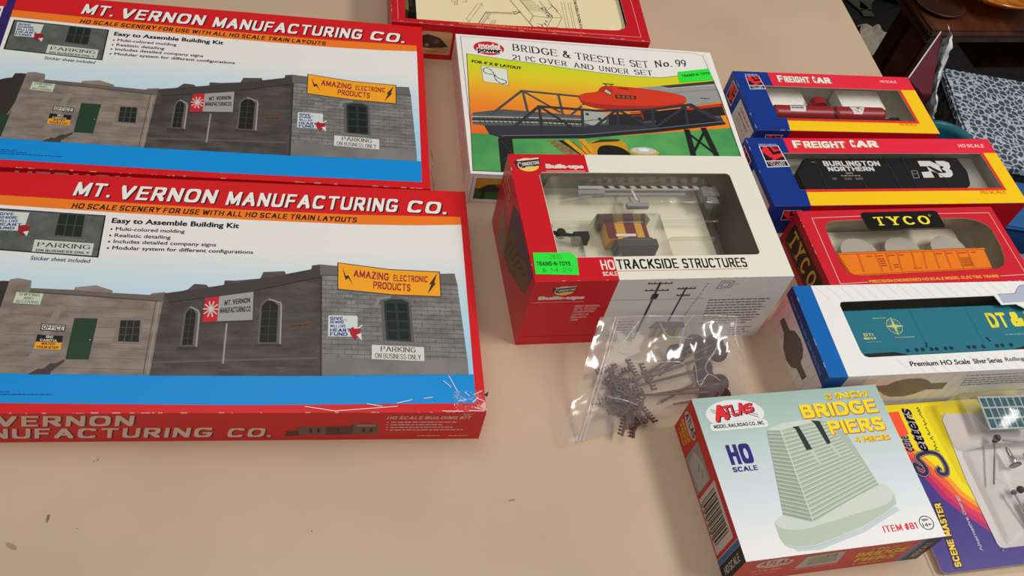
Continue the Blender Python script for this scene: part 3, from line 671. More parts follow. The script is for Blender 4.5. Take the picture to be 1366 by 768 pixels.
# train
A.poly(T, [(157,59.6),(187,53.8),(243.6,41.6),(244.2,69.4),(217,78),(208,75.8),(208,65.4),(186,60.6)], ink(150,152,150), 7)
A.poly(T, [(187,53.6),(243.6,41.4),(243.6,45.4),(196,55.6)], ink(60,62,58), 8); A.line(T, [(190,57),(243.8,47)], .9, ink(184,186,182), 8); A.line(T, [(200,61.6),(244,53)], .6, ink(112,114,112), 8)
A.poly(T, [(161,89.5),(243.4,75.6),(243.6,88),(161,102.6)], ink(40,38,38), 6)
A.poly(T, [(176,86.8),(243.8,70.6),(244,76),(177,91.6)], ink(196,50,32), 8); A.line(T, [(178,87.6),(243.8,71.6)], .6, ink(230,190,60), 9)
A.scribble(T, 224, 66, 233, 68, ink(50,50,52), 9, 3)
tb = bulge([(106.6,74.6),(113.4,70.4),(124.4,67.6),(128,62.6),(133.2,59),(147.7,58.4),(170,59.4),(190,61.6),(205.5,65),(209.2,70),(203,78.6),(190,83.2),(161.6,87.8),(140,89.4),(128,89.2),(112,86.8),(107,80)], 4)
A.poly(T, tb, ink(214,58,34), 9); A.line(T, tb, .5, ink(150,40,28), 10, True)
A.poly(T, bulge([(107,80.6),(124,83.4),(142,83.4),(165,82.6),(190,79),(204,75.6),(200,80.6),(178,85.6),(150,89),(126,89),(112,86.4)], 3), ink(176,42,30), 10)
A.poly(T, bulge([(126.4,66.8),(128.6,62.2),(133,59.4),(138,60.6),(140,66)], 4), ink(190,48,30), 10)
A.poly(T, [(130.6,66.2),(133.6,62.6),(138,67.6),(136.6,71)], ink(196,190,180), 11); A.line(T, [(130.6,66.2),(133.6,62.6),(138,67.6),(136.6,71)], .7, ink(60,40,34), 12, True)
A.poly(T, [(141,69.6),(161,69.6),(160,74.2),(140.6,74.8)], ink(64,40,32), 11)
for k in range(4): A.rect(T, 142.4+k*4.4, 70.6, 145.4+k*4.4, 73.6, ink(150,90,60), 12)
A.line(T, [(132,55.6),(142,56)], 1.0, BLK, 11); A.line(T, [(134,55.6),(134.6,59)], .8, BLK, 11); A.line(T, [(139.6,55.8),(139.4,59)], .8, BLK, 11); A.line(T, [(146,60.4),(155,61.2)], 1.2, ink(70,30,24), 11)
A.poly(T, [(107,92),(118,92.4),(131,95.8),(125.4,107),(112.8,111.4),(106,108.6)], ink(168,172,166), 7); A.rect(T, 109, 96, 112, 99, ink(60,60,58), 8); A.rect(T, 119.6, 101, 122.6, 105, ink(50,50,48), 8); A.line(T, [(106,107),(114,104.6),(127,103)], .8, ink(80,82,80), 8)
A.poly(T, bulge([(107,87.6),(116,91),(124,92.6),(120,89.6),(110,86)], 3), ink(220,190,70), 8)
A.poly(T, [(131,96),(161,92.6),(161,108),(128,110)], ink(44,42,44), 6); A.line(T, [(152,92),(162,91.4),(162,100)], 1.2, ink(170,50,40), 8); A.line(T, [(152,96),(162,95.6)], .9, ink(170,50,40), 8)
truss([(30.6,131.6),(67.4,91.2),(120,92.4),(171.4,86.6),(212.6,76.4),(239.5,98.6)], None,
      [((67.6,92),(66.4,127)),((69,92),(101,122)),((106.6,92.6),(103,123)),((138,90.6),(105,123)),((139.8,90),(135.6,117.6)),((141,90),(167,109.6)),((173,86.6),(169.8,111)),((206,79.4),(171,110)),((206.6,79),(203,104.4)),((210,78),(236,97))], 2.8, G2, 11)
A.line(T, [(29,132.4),(103,126.4),(170,114),(239.6,98.8)], 3.4, G4, 11); A.line(T, [(30,130.4),(103,123.8),(170,111.4),(238,96.8)], .9, ink(108,112,120), 12)
A.poly(T, [(176,88),(204,82),(236,97),(206,104),(172,110)], ink(32,32,38), 9)
A.poly(T, [(26.8,133.4),(39,132),(38,172),(25.6,172)], ink(30,34,34), 10); A.line(T, [(29,136),(37,150),(28,160)], .8, ink(54,60,60), 11)
for a, b in (((201,111),(199,172)),((217.6,107.6),(226,172)),((201,114),(222,140)),((217,112),(199,142)),((200,142),(224,168)),((222,142),(198,166))): A.line(T, [a, b], 5.4 if abs(a[0]-b[0]) < 10 else 2.4, ink(28,32,32), 10)
A.poly(T, [(68.9,133.1),(79,132),(100,150),(86,152)], mottle('print_gravel', (110,92,60), (150,130,90), 400, .5), 6); A.poly(T, [(79,132),(84,131.6),(104,150),(99,151)], ink(38,32,26), 7)
A.poly(T, [(84,132),(88.6,131.2),(99,143),(100,139),(97,130),(103.2,129),(108.6,141),(106,152),(101,152)], ink(222,160,34), 8)
A.line(T, [(92,133),(104,150)], 1.2, ink(130,92,24), 9); A.line(T, [(98.6,131.6),(106,146)], 1.0, ink(130,92,24), 9)
A.poly(T, bulge([(105,136),(112,130),(124,129),(136,128.4),(140.6,136),(136,146),(118,152),(106,150)], 4), ink(206,148,36), 7); A.poly(T, bulge([(108,134),(118,128.6),(134,127.2),(133,129.6),(118,131.6)], 3), ink(60,54,40), 8)
A.poly(T, bulge([(112,146),(116,137),(126,135),(136,138),(142,146),(138,156),(116,158)], 4), ink(30,26,24), 9)
A.poly(T, ell(155,141,13.4,5.4), ink(214,160,40), 9); A.poly(T, ell(155,139.4,11.6,4.2), ink(196,198,194), 10); A.poly(T, ell(155,138.6,5,2), ink(232,234,230), 11)
F = 'front'
A.line(F, [(3,3),(3,34),(240,34)], .4, LG, 2); A.rect(F, 6, 5, 44, 30, ink(52,50,46), 2); A.poly(F, [(6.4,5.4),(43.6,5.4),(43.6,17),(6.4,17)], ink(206,150,40), 3); A.poly(F, [(6.4,17),(43.6,15),(43.6,29.6),(6.4,29.6)], ink(50,96,54), 4)
A.poly(F, [(9,18),(16,12),(32,11.4),(42,15),(42,19),(10,22)], ink(48,44,46), 5); A.poly(F, [(22,13),(30,10.6),(43,12),(43,15),(26,15.6)], ink(170,60,40), 6); A.rect(F, 12, 20, 15, 29.6, ink(28,30,28), 5)
A.rect(F, 1, .2, 248, 1.0, ink(214,212,206), 2)
for k in range(6): A.scribble('left', 8, 8+k*4, 160, 10+k*4, ink(170,160,150), 2, 60+k)
A.build('printed_carton', bt)
g = local(A)   # raised tuck flap along the right end
g.poly3([(240.6,5,36.9),(245.0,1.5,37.6),(248.6,2,38.2),(249.0,8,37.4),(249.1,174.5,37.0),(245.4,174.5,37.2),(244.2,60,37.7)], PW)
g.poly3([(249.0,8,37.4),(249.1,174.5,37.0),(249.1,174.5,30),(249.0,8,30)], PW)
g.build('tuck_flap', bt)
price_sticker(A, bt, [(209.2,32.2),(244.4,23.6),(242.2,40.4),(208,47.4)], [('TRAINS-N-TOYS', .09, .93, .32, .56, (30,60,30), 'bold'), ('.', .6, .62, .84, .88, (40,150,60), 'thin')])

# ---------------------------------------------------------------- trackside structures box
Lx, Wy, H = 199.7, 123.4, 79.7
ts = carton_thing('structures_box', 'tall red and white window box of trackside structures with green price sticker', 'model kit box', 83.9, 519.6, 21.99, Lx, Wy)
A = Art(Lx, Wy, H); RD = ink(206,24,38,.3)
hole = rrect(21.4, 19.2, 179.2, 102.2, 3.4)
BW = ink(229,227,214)
tan = ink(176,166,140,.6)
A.carton(BW, ink(226,226,226), RD, hole=hole, inner=ink(190,184,168,.6))
A.poly(T, [(0,0),(61.6,0),(61.6,18.9),(24,18.9),(21.1,22),(21.1,99),(24,102.5),(62,102.5),(62,Wy),(0,Wy)], RD, 1)
A.edge_wear((236,190,186), 14, 9)
def oval_logo(face, u, v, w, h, l):
    A.poly(face, ell(u+w*.5, v+h*.55, w*.42, h*.5), ink(240,200,90), l); A.poly(face, [(u,v+h*.34),(u+w*.1,v+h*.22),(u+w,v+h*.1),(u+w*.98,v+h*.6),(u+w*.08,v+h*.86)], ink(70,44,40), l+1)
    A.poly(face, [(u+w*.12,v+h*.2),(u+w*.96,v+h*.02),(u+w*.96,v+h*.12),(u+w*.14,v+h*.3)], ink(226,220,210), l+2); A.text(face, 'C', (u+w*.12,v+h*.84), (u+w*.26,v+h*.82), (u+w*.12,v+h*.4), BW, style='serifbold', l=l+3)
    A.text(face, 'ORNERSTONE', (u+w*.28,v+h*.66), (u+w*.95,v+h*.5), (u+w*.28,v+h*.42), ink(226,220,210), style='bold', l=l+3); A.text(face, 'SERIES', (u+w*.4,v+h*.82), (u+w*.7,v+h*.76), (u+w*.4,v+h*.7), BW, style='bold', l=l+3)
oval_logo(T, 3.2, 3.4, 21.2, 14.2, 2)
A.tx(T, 'Built-ups', 27.7, 10.3, 58.3, 16.2, BW, style='font', bold=.07, l=2); A.line(T, [(27.7,17.7),(58.4,17.5)], .4, BW, 2)
A.tx(T, 'HO', 51, 105.2, 61.3, 114.2, BW, style='cond', l=3); A.tx(T, 'SCALE', 50.8, 115.8, 61.6, 119.6, BW, style='bold', l=3)
A.tx(T, 'TRACKSIDE', 63.2, 104.9, 110.4, 113.9, BLK, style='cond', shear=.04, l=3); A.tx(T, 'STRUCTURES', 114, 105.1, 165, 114, BLK, style='cond', shear=.04, l=3); A.line(T, [(62.4,115.5),(164.4,115.6)], .35, RD, 3)
A.rect(F, 0, 0, 61.9, H, RD, 1)
oval_logo(F, 14.4, 5.6, 18, 10.6, 2); A.tx(F, 'Built-ups', 6, 17.6, 41, 23, ink(226,220,216), style='font', bold=.07, l=2)
A.line(F, [(1,25.2),(41.4,25)], .35, ink(220,190,186), 2); A.line(F, [(62,24.6),(136,25.4)], .35, ink(120,118,118), 2)
for k, w in enumerate(('MOST SEVERAL', 'SETS TO GIVE', 'YOUR ENTIRE', 'LAYOUT A', 'REALISTIC', 'LOOK')):
    ww = (19.4,17.4,16.6,13,12.4,6.4)[k]; A.tx(F, w, 36, 29.6+k*3.5, 36+ww, 31.9+k*3.5, ink(226,190,186), style='bold', shear=.1, l=2)
for k in range(28): A.line(F, [(4+k*2.1,68.4+k*.04),(5.2+k*2.1,68.5+k*.04)], .4, ink(80,20,24) if k < 27 else BLK, 3)
pm = ink(66,66,70)
A.line(F, [(94.6,76),(94.4,4.4)], 1.8, pm, 3); A.line(F, [(116.4,54),(116.8,11)], 1.4, pm, 3)
for u0, u1, v in ((85.2,103.8,5.2),(85.2,103.6,13.6),(110.4,124.4,12.2),(112.4,122.8,20.8)):
    A.line(F, [(u0,v),(u1,v+.2)], 1.1, ink(60,54,52), 3)
    for k in range(5): q = u0+(u1-u0)*(.04+.23*k); A.rect(F, q-.4, v-1.8, q+.4, v, ink(60,54,52), 3)
A.poly(F, rrect(92.4,17.6,97.6,24.4,1.4), ink(44,44,46), 4)
for k in range(12): A.line(F, [(127+k*.47,52-k*4),(127.3+k*.47,49.6-k*4)], .5, ink(70,68,68), 3)
A.poly(F, [(103.4,61.8),(106,54.2),(129.6,55.6),(133,62)], ink(96,98,110), 4); A.poly(F, [(105,62),(131.4,62),(131,76),(106.6,76)], ink(176,160,70), 4)
for k in range(4): A.rect(F, 108+k*5.6, 62.4, 110.6+k*5.6, 75.6, ink(126,96,100), 5)
A.rect(F, 122, 64, 127, 76, ink(96,92,90), 6); A.poly(F, [(103,61.6),(133.4,61.6),(133.4,63),(103,63)], ink(74,74,82), 6)
A.line(F, [(141.5,13),(143,4),(153,4.4),(152,12.4)], .5, ink(90,88,90), 3, True); A.line(F, [(144,11),(145,6),(150.4,6.2),(150,11)], .5, ink(90,88,90), 3, True); A.line(F, [(153.6,8),(158,8.4)], .4, ink(120,118,118), 3); A.line(F, [(141,15.2),(149,15.6)], .3, ink(150,148,148), 3)
for k in range(10): A.scribble(F, 140.5+k*.5, 26.6+k*3.5, 191-(k % 3)*2 if k < 9 else 184, 28.8+k*3.5, ink(84,82,84), 3, 30+k, .5)
for k in range(4): A.scribble(F, 172+k*.5, 64.6+k*3.4, 191-(k % 2)*4, 66.6+k*3.4, ink(96,94,96), 3, 50+k, .5)
for k in range(5): A.scribble(F, 74+k*.2, 52+k*3.8, 89+(k % 2)*2, 54+k*3.8, ink(90,88,90), 3, 70+k, .5)
A.scribble(F, 68, 70.8, 100, 71.8, ink(90,88,90), 3, 91, .4)
A.poly('left', [(40,13),(56,4),(116,3),(112,30),(74,55),(48,60)], ink(88,74,84), 2); A.poly('left', [(44,40),(60,20),(74,30),(100,12),(114,18),(108,34),(70,58),(50,64)], ink(112,94,62), 3)
for k in range(6): A.line('left', [(50+k*9,58-k*6),(58+k*9,34-k*3)], 1.6, ink(70,52,40), 4)
A.poly('left', [(20,34),(46,52),(46,72),(20,74)], ink(150,132,110), 2)
for k in range(3): A.scribble('left', 6, 12+k*6, 30, 16+k*6, ink(206,150,150), 2, 100+k)
A.build('printed_carton', ts)
pane(A, ts, 15, 14, 186, 108, seed=3)
price_sticker(A, ts, [(2.6,97.8),(31.2,98.2),(34.4,103.4),(32.8,118.6),(1.2,117.2)], [('TRAINS-N-TOYS', .05, .93, .42, .62, (20,60,24), 'bold'), ('2830', .42, .72, .1, .3, (40,150,60), 'thin'), ('$ 14.29', .18, .95, .72, .92, (40,150,60), 'thin')])
# moulded clear tray with a cream card behind it
g = local(A); g.box(4, 6, 46, 163, 118, 47.5, ink(226,221,196,.6)); g.build('backing_card', ts)
blister = film('blister_plastic', .045, .06, base=.05, bump=.25, scale=60)
def hump(g, u0, v0, u1, v1, z0, z1, ins, mt, r=4):
    a, b = rrect(u0,v0,u1,v1,r,4), rrect(u0+ins,v0+ins,u1-ins,v1-ins,max(r-ins*.4,.8),4); n = len(a)
    c_ = rrect(u0+ins+.7,v0+ins+.7,u1-ins-.7,v1-ins-.7,max(r-ins*.4,.8),4)
    g.mesh([(x,y,z0) for x,y in a]+[(x,y,z1-.8) for x,y in b]+[(x,y,z1) for x,y in c_], [(k,(k+1)%n,n+(k+1)%n,n+k) for k in range(n)]+[(n+k,n+(k+1)%n,2*n+(k+1)%n,2*n+k) for k in range(n)]+[tuple(range(2*n,3*n))], mt, True)
g = local(A)
hump(g, 26, 12, 166, 50, 40, 74, 5, blister); hump(g, 55, 52, 116, 112, 40, 76, 5, blister); hump(g, 10, 70, 50, 114, 40, 70, 4, blister); hump(g, 120, 60, 166, 112, 40, 56, 4, blister)
g.poly3([(8,8,40),(172,8,40),(172,118,40),(8,118,40)], blister)
for v, z in ((51,58),(104,64)): g.cyl((14,v,z),(168,v,z),1.1,blister,seg=8)
g.build('blister_tray', ts)
# things inside the window
c = (83.9,519.6); th = 21.99
def in_thing(name, label, cat, u, v, z, A, c, th, group=None):
    p = inside(c, radians(th), A.L, A.W, u, v, z); o = thing(name, label, cat, p, radians(th), group)
    tf = lambda q, cu=u, cv=v, cz=z: (q[0]-cu, -(q[1]-cv), q[2]-cz)
    return o, tf
gt, tf = in_thing('crossing_gate', 'model crossing gate with a black and white striped arm inside window box', 'crossing gate', 95, 20, 58, A, c, th)
WH = ink(222,222,216); GY = ink(150,150,148); BK = ink(28,28,28)
g = MB(tf); g.box(42,14.6,59,160,17.4,61,WH); 
for k in range(11):
    u = 62+k*9; g.mesh([(u,14.55,61.06),(u+4.4,14.55,61.06),(u+6.4,17.45,61.06),(u+2,17.45,61.06)], [(0,1,2,3)], BK)
g.box(42,14.2,58.6,58,18.2,60,BK); g.build('striped_arm', gt)
g = MB(tf); g.box(40,20.5,58,62,24.5,63,GY); g.box(62,21.5,58.5,131,24,60.5,GY); g.build('counterweight_bar', gt)
g = MB(tf); g.cyl((86,18,60),(88,30,60),1.1,WH); g.cyl((83,26,60),(83,36,60),1.3,GY); g.cyl((90,24,60),(90,36,60),1.0,GY); g.box(78,33,58,96,37,62,GY); g.build('mast', gt)
g = MB(tf); g.box(143,20,58,157,30,66,ink(120,120,114)); g.box(146,28,58,155,37,65,ink(128,128,120)); g.cyl((157,14,60),(160,24,60),1.2,WH); g.build('gearbox', gt)
sh, tf = in_thing('crossing_shanty', 'yellow and maroon model crossing shanty lying inside the window box', 'model building', 89, 68, 50, A, c, th)
YL, MR, DG = ink(214,158,44), ink(112,32,42), ink(62,60,58)
g = MB(tf); g.box(72,57,50,106,75,61,YL); g.build('walls', sh, bevel=0)
g = MB(tf)
for u0, u1 in ((72.5,80),(88,96),(102.5,105.5)): g.box(u0,58.2,60.9,u1,74.6,61.5,MR)
g.box(79,70.5,61,95,73,61.9,WH); g.box(82.5,57.6,61,104,59,62,WH); g.build('wall_panels', sh)
g = MB(tf); g.mesh([(68,50,50),(109,50,50),(109,50,62),(68,50,62),(69,58.5,50),(108,58.5,50),(109.5,58.5,65),(68.5,58.5,65)], [(0,1,2,3),(4,7,6,5),(0,4,5,1),(3,2,6,7),(0,3,7,4),(1,5,6,2)], DG); g.build('roof', sh, bevel=.8)
g = MB(tf); g.box(77,75.5,50,111,84,62.4,ink(72,70,68)); g.box(83,75.2,62.2,107,76.4,63,WH); g.build('base_platform', sh, bevel=.8)
sg, tf = in_thing('crossing_signal', 'dark model crossing signal in left corner of the window box', 'model signal', 36, 88, 50, A, c, th)
g = MB(tf); g.cyl((28,83,56),(50,88,56),1.6,ink(50,50,50)); g.build('post', sg)
g = MB(tf); g.cyl((30,82,56),(30,82,61),4.2,ink(40,40,40)); g.cyl((40,88,56),(40,88,61),3.6,ink(44,44,42)); g.build('lamp_head', sg)
g = MB(tf); g.box(50,87,50,62,93,60,ink(52,50,48)); g.build('base', sg)

# ---------------------------------------------------------------- freight car boxes (blue, pink-red and yellow)
NAVY = ink(14,52,138,.32); PINK = ink(232,40,66,.32); YEL = ink(248,202,22,.32); REDF = ink(196,20,36,.32); HOR = ink(226,120,40)
def swirl_logo(A, face, q, l, cap=True):
    """square red panel with a black angular swirl inside a white frame; q = corner quad"""
    (x0,y0),(x1,y1),(x2,y2),(x3,y3) = q
    def bx(f, g): return ((x0*(1-f)+x1*f)*(1-g)+(x3*(1-f)+x2*f)*g, (y0*(1-f)+y1*f)*(1-g)+(y3*(1-f)+y2*f)*g)
    P = lambda pts: [bx(*p) for p in pts]
    A.poly(face, P([(-.05,-.05),(1.05,-.05),(1.05,1.06 if not cap else 1.46),(-.05,1.06 if not cap else 1.46)]), ink(226,222,222), l)
    A.poly(face, P([(0,0),(1,0),(1,1),(0,1)]), ink(228,40,58), l+1)
    A.poly(face, P([(0,.35),(.1,.5),(.25,.72),(.42,.9),(.3,1),(0,1)]), BLK, l+2)
    A.poly(face, P([(0,0),(.16,0),(.1,.16),(0,.3)]), BLK, l+2)
    A.poly(face, P([(.38,0),(.52,0),(.62,.42),(1,.3),(1,.5),(.5,.6)]), BLK, l+2)
    A.poly(face, P([(.62,0),(1,0),(1,.2),(.8,.26)]), ink(120,20,34), l+2)
    A.poly(face, P([(.5,.95),(1,.72),(1,1),(.5,1)]), BLK, l+2)
    if cap:
        A.poly(face, P([(0,1.06),(1,1.06),(1,1.4),(0,1.4)]), ink(30,28,34), l+1)
        A.text(face, 'LIFE-LIKE', bx(.08,1.2), bx(.92,1.2), bx(.08,1.09), PW, style='serifbold', l=l+2); A.text(face, 'TRAINS', bx(.14,1.37), bx(.86,1.37), bx(.14,1.24), PW, style='serifbold', l=l+2)
def freight_box(label, cx, cy, th, Lx, Wy, H, win, strip_v, blue_u, blue_f, fr_w, ho, ho2, logo, llogo, llabel, seed):
    root = thing('freight_car_box', label, 'model train box', (cx, cy, 0), radians(th), 'boxed freight cars')
    A = Art(Lx, Wy, H); u0, v0, u1, v1 = win
    A.carton(YEL, REDF, NAVY, back=PINK, right=YEL, hole=[(u0,v0),(u1,v0),(u1+1,v1),(u0,v1)], inner=ink(226,222,210,.6))
    A.rect(T, 0, 0, Lx, v0-.6, PINK, 1)
    A.poly(T, [(u1+.05,v0-.6),(u1+3.4,v0-.6),(u1+3.6,v1+3.2),(u0,v1+3.2),(u0,v1+.05),(u1+1.05,v1+.05)], ink(224,48,44), 1)
    A.poly(T, [(0,0),(blue_u,0),(blue_u,v0-.6),(u0-.05,v0-.6),(u0-.05,v1+.2),(blue_f+.6,v1+.2),(blue_f-1.5,Wy),(0,Wy)], NAVY, 2)
    A.poly(T, [(u0,v0-.6),(u1,v0-.6),(u1,v0-.05),(u0,v0-.05)], PINK, 1)
    A.rect(F, 0, 0, blue_f, H, NAVY, 1); A.rect(F, 0, 0, blue_f, .7, ink(80,110,180), 2); A.rect(F, blue_f, 0, Lx, .5, ink(240,180,60), 2)
    swirl_logo(A, F, [(12,6.4),(28,6.4),(26,18),(14,18)], 2, False)
    A.edge_wear((190,200,220), 12, seed)
    for w, a, b, va, vb in fr_w:
        for dx, mt, l in ((1.1, ink(236,150,40), 3), (.55, ink(40,24,30), 4), (0, ink(240,234,226), 5)):
            A.tx(T, w[0], a+dx, va+dx*.45, a+dx+(b-a)*.17, vb+dx*.45, mt, style='freight', shear=.06, l=l); A.tx(T, w[1:], a+dx+(b-a)*.2, va+dx*.45+.9, b+dx, vb+dx*.45, mt, style='freight', shear=.06, l=l)
    A.tx(T, 'HO SCALE', ho[0], ho[1], ho[2], ho[3], ink(250,200,200), style='bold', shear=.05, l=3); A.tx(T, 'HO SCALE', ho2[0], ho2[1], ho2[2], ho2[3], HOR, style='bold', shear=.05, l=3)
    swirl_logo(A, T, logo, 3)
    A.scribble(T, logo[0][0]-.4, logo[0][1]-3.6, logo[1][0]-.6, logo[0][1]-1.8, ink(170,190,230), 3, seed, .5)
    swirl_logo(A, 'left', llogo, 2, False)
    A.poly('left', llabel, ink(206,200,196), 2)
    (a0,b0),(a1,b1) = llabel[0], llabel[2]
    for k in range(2): A.scribble('left', a0+6, b0+4+k*5.4, a1-8, b0+7+k*5.4, ink(170,90,90), 4, seed+k, .6)
    A.tx('left', 'HO SCALE', a0+6, b0+14.8, a1-8, b0+18.6, ink(170,90,90), style='thin', l=4)
    A.build('printed_carton', root)
    pane(A, root, u0-2, v0-2, u1+3, v1+2, seed=seed)
    return root, A
cE = (248.8,777.7); thE = 21.66
rE, AE = freight_box('smaller blue and yellow window box holding the red tank car, farthest back', cE[0], cE[1], thE, 191.6, 79.7, 36.4, (27,19.6,172,63.4), 19, 36.7, 35,
    (('FREIGHT',44.6,78.8,4,13.6),('CAR',82.4,101.4,4,13.4)), (157,5.8,175.4,9.4), (152.4,66.6,171.2,69.9),
    [(12,6.6),(25.2,6),(26.4,18.6),(11.6,19.4)], [(9,4.6),(23.3,4.4),(23.1,22.3),(9,22.6)], [(33.6,4.6),(76.2,5.4),(75.4,29.6),(31.5,27.6)], 21)
cF = (298.3,701.0); thF = 22.68
rF, AF = freight_box('longer blue and yellow window box holding the black covered hopper', cF[0], cF[1], thF, 256.5, 81.7, 36.7, (31.2,19,238.6,63), 19, 37.4, 36,
    (('FREIGHT',44.4,98.6,3.2,12.6),('CAR',104,132,2.2,11.6)), (219,6.9,247.6,11.3), (212.6,65.6,240.4,70.4),
    [(10.6,10.9),(28.6,10.5),(30,27.8),(10.3,28.6)], [(5.1,6),(22.8,6),(22.8,24),(5.1,24)], [(32.4,6.6),(76.4,6),(76.4,30),(31,30)], 22)
def tray_bumps(A, root, spots, z0, z1, mt, name='tray'):
    g = local(A)
    for u0, v0, u1, v1 in spots: hump(g, u0, v0, u1, v1, z0, z1, 2.2, mt, 4)
    return g.build(name, root)
CR = ink(238,236,226,.5)
g = local(AE); g.box(20,3,1,168,78,6,ink(150,147,138,.6)); g.box(22,3.4,6,77,30,20,CR); g.box(116,3.4,6,163,30,20,CR); g.build('tray', rE)
# red tank car on its side
tc, tf = in_thing('tank_car', 'red model tank car with two white labels in smaller freight box', 'model train car', 96, 44, 19, AE, cE, thE)
TR = ink(146,28,34,.35); TRd = ink(120,22,28,.4); BKf = ink(34,28,28,.5)
g = MB(tf)
def tank(g, u0, u1, v, z, r, mt, seg=20):
    g.cyl((u0+2,v,z),(u1-2,v,z),r,mt,seg=seg); g.cyl((u0,v,z),(u0+2,v,z),r*.86,mt,r1_=r,seg=seg); g.cyl((u1-2,v,z),(u1,v,z),r,mt,r1_=r*.86,seg=seg)
tank(g, 36, 98.5, 41.5, 22.5, 7.6, TR); tank(g, 101, 154, 41.5, 22.5, 7.6, TR); g.build('tank', tc)
g = MB(tf); g.cyl((99,33,23),(99,50,23),1.6,ink(70,40,36),seg=8); g.cyl((98.2,41.5,22.5),(101.4,41.5,22.5),6.4,BKf); g.build('center_frame', tc)
g = MB(tf); g.lathe([(0,0)],TR,3) if False else None
g.cyl((87.5,35,23),(87.5,26,23),8.2,TR,seg=20); g.cyl((87.5,26,23),(87.5,24.6,23),7.2,TR,r1_=3,seg=20); g.build('dome', tc)
g = MB(tf); g.box(34,48.6,19,166,53,24.5,BKf); 
g.box(160,46,20.5,170,50,24,BKf); g.build('underframe', tc); wheels(tc, tf, (46,60,132,146), 53.5, 20.5, 25.4, 4.2, ink(44,34,32))
gA = Art(AE.L, AE.W, AE.H); gA.tf = tf; gA.planes['side'] = lambda u, v, e: (u, v, 22.5+math.sqrt(max(7.9**2-(v-41.5)**2, 0))+e)
lw = ink(214,210,206)
def strip_label(pts_v, u0f, u1f, mt, l):
    n = 8
    for k in range(n):
        a, b = k/n, (k+1)/n; va, vb = pts_v[0]+(pts_v[1]-pts_v[0])*a, pts_v[0]+(pts_v[1]-pts_v[0])*b
        gA.poly('side', [(u0f(a),va),(u1f(a),va),(u1f(b),vb),(u0f(b),vb)], mt, l)
strip_label((36.2,46), lambda t: 52-1.6*t, lambda t: 69.4-3*t, lw, 2)
gA.scribble('side', 53, 38.6, 66, 40.4, ink(90,80,80), 4, 3, .8); gA.scribble('side', 52.4, 41.4, 65, 43.2, ink(90,80,80), 4, 5, .8)
gA.build('tank_label', tc); tfl = tf; gA = Art(AE.L, AE.W, AE.H); gA.tf = tfl; gA.planes['side'] = lambda u, v, e: (u, v, 22.5+math.sqrt(max(7.9**2-(v-41.5)**2, 0))+e)
strip_label((35,47), lambda t: 115.2+(5*max(0,t-.45)), lambda t: 131.8-2*t-5*max(0,t-.45), lw, 2)
gA.line('side', [(118,38.4),(129,38.2),(127.6,42.6),(123,45),(119,43)], .7, ink(170,60,60), 4, True); gA.poly('side', [(121.6,40),(126,40),(123.6,42.6)], ink(130,40,46), 5)
gA.build('tank_label', tc)
# black covered hopper on its side
g = local(AF); g.box(32,4,1,250,76,14,CR); g.build('tray', rF)
hc, tf = in_thing('covered_hopper', 'black model hopper car with white railway lettering in longer freight box', 'model train car', 126, 36, 15, AF, cF, thF)
HB = ink(17,17,21,.5,.25)
prof = [(53.4,18.4),(216,17.4),(219,36),(214,52.2),(204,58),(44,59),(38.6,55.4),(38.4,36)]
g = MB(tf); g.prism(prof, 15.4, 29.6, HB); body = g.build('body', hc, bevel=1.2)
g = MB(tf)
for u in (62,101,136,154,188): g.box(u,17.6,29.5,u+1,57,30.1,ink(40,40,44,.4))
g.box(44,55,15,212,61,26,ink(22,22,24,.5)); g.build('ribs', hc)
wheels(hc, tf, (58,72,186,200), 62.5, 17, 27, 4.4, ink(30,28,28))
gA = Art(AF.L, AF.W, AF.H); gA.tf = tf; gA.planes['side'] = lambda u, v, e: (u, v, 29.75+e)
lw = ink(214,214,216)
gA.tx('side','BURLINGTON',69.8,23,128,29.3,lw,style='black',l=11); gA.tx('side','NORTHERN',71.8,30.2,119.2,35.7,lw,style='black',l=11)
gA.tx('side','BN',88,37.2,95,39.4,ink(150,150,152),style='bold',l=11); gA.scribble('side',82,40.4,101.6,42.4,ink(140,140,142),11,18,.7)
for a, b in ((71.5,77),(84,92),(95,103)): gA.scribble('side',a,43.6,b,45,ink(130,130,132),11,int(a),.5); gA.scribble('side',a,45.2,b-1,46.6,ink(130,130,132),11,int(b),.5)
for pts in ([(169.8,23),(184,23),(189,27.6),(189,23),(198.6,23),(202.8,25.4),(202,30.6),(199.4,33),(201,36),(199.6,41),(195.6,43.9),(184,44.1),(184,39.6),(178,35.4),(178,44.2),(166.6,44.4),(167.4,37.2),(176.4,36.6),(176.4,30),(169.6,29.8)],): gA.poly('side', pts, lw, 11)
gA.poly('side',[(176.4,29.6),(180,29.6),(190,37.8),(190,30),(194,30),(194,31.6),(191,33.4),(194,36),(193.4,38.4),(184.2,38.8)],HB,12)
gA.line('side',[(184,23.2),(194,31)],.6,HB,13); gA.line('side',[(189,44),(180,36)],.6,HB,13)
gA.line('side',[(157.6,35.7),(163.6,35.7),(161.9,44.2),(155.9,45)],.6,ink(150,150,152),11,True); gA.line('side',[(157,39.6),(163,39)],.5,ink(150,150,152),11)
gA.scribble('side',58,23.4,63,25.4,ink(110,110,112),11,5,.6)
join(body, gA.build('lettering'))

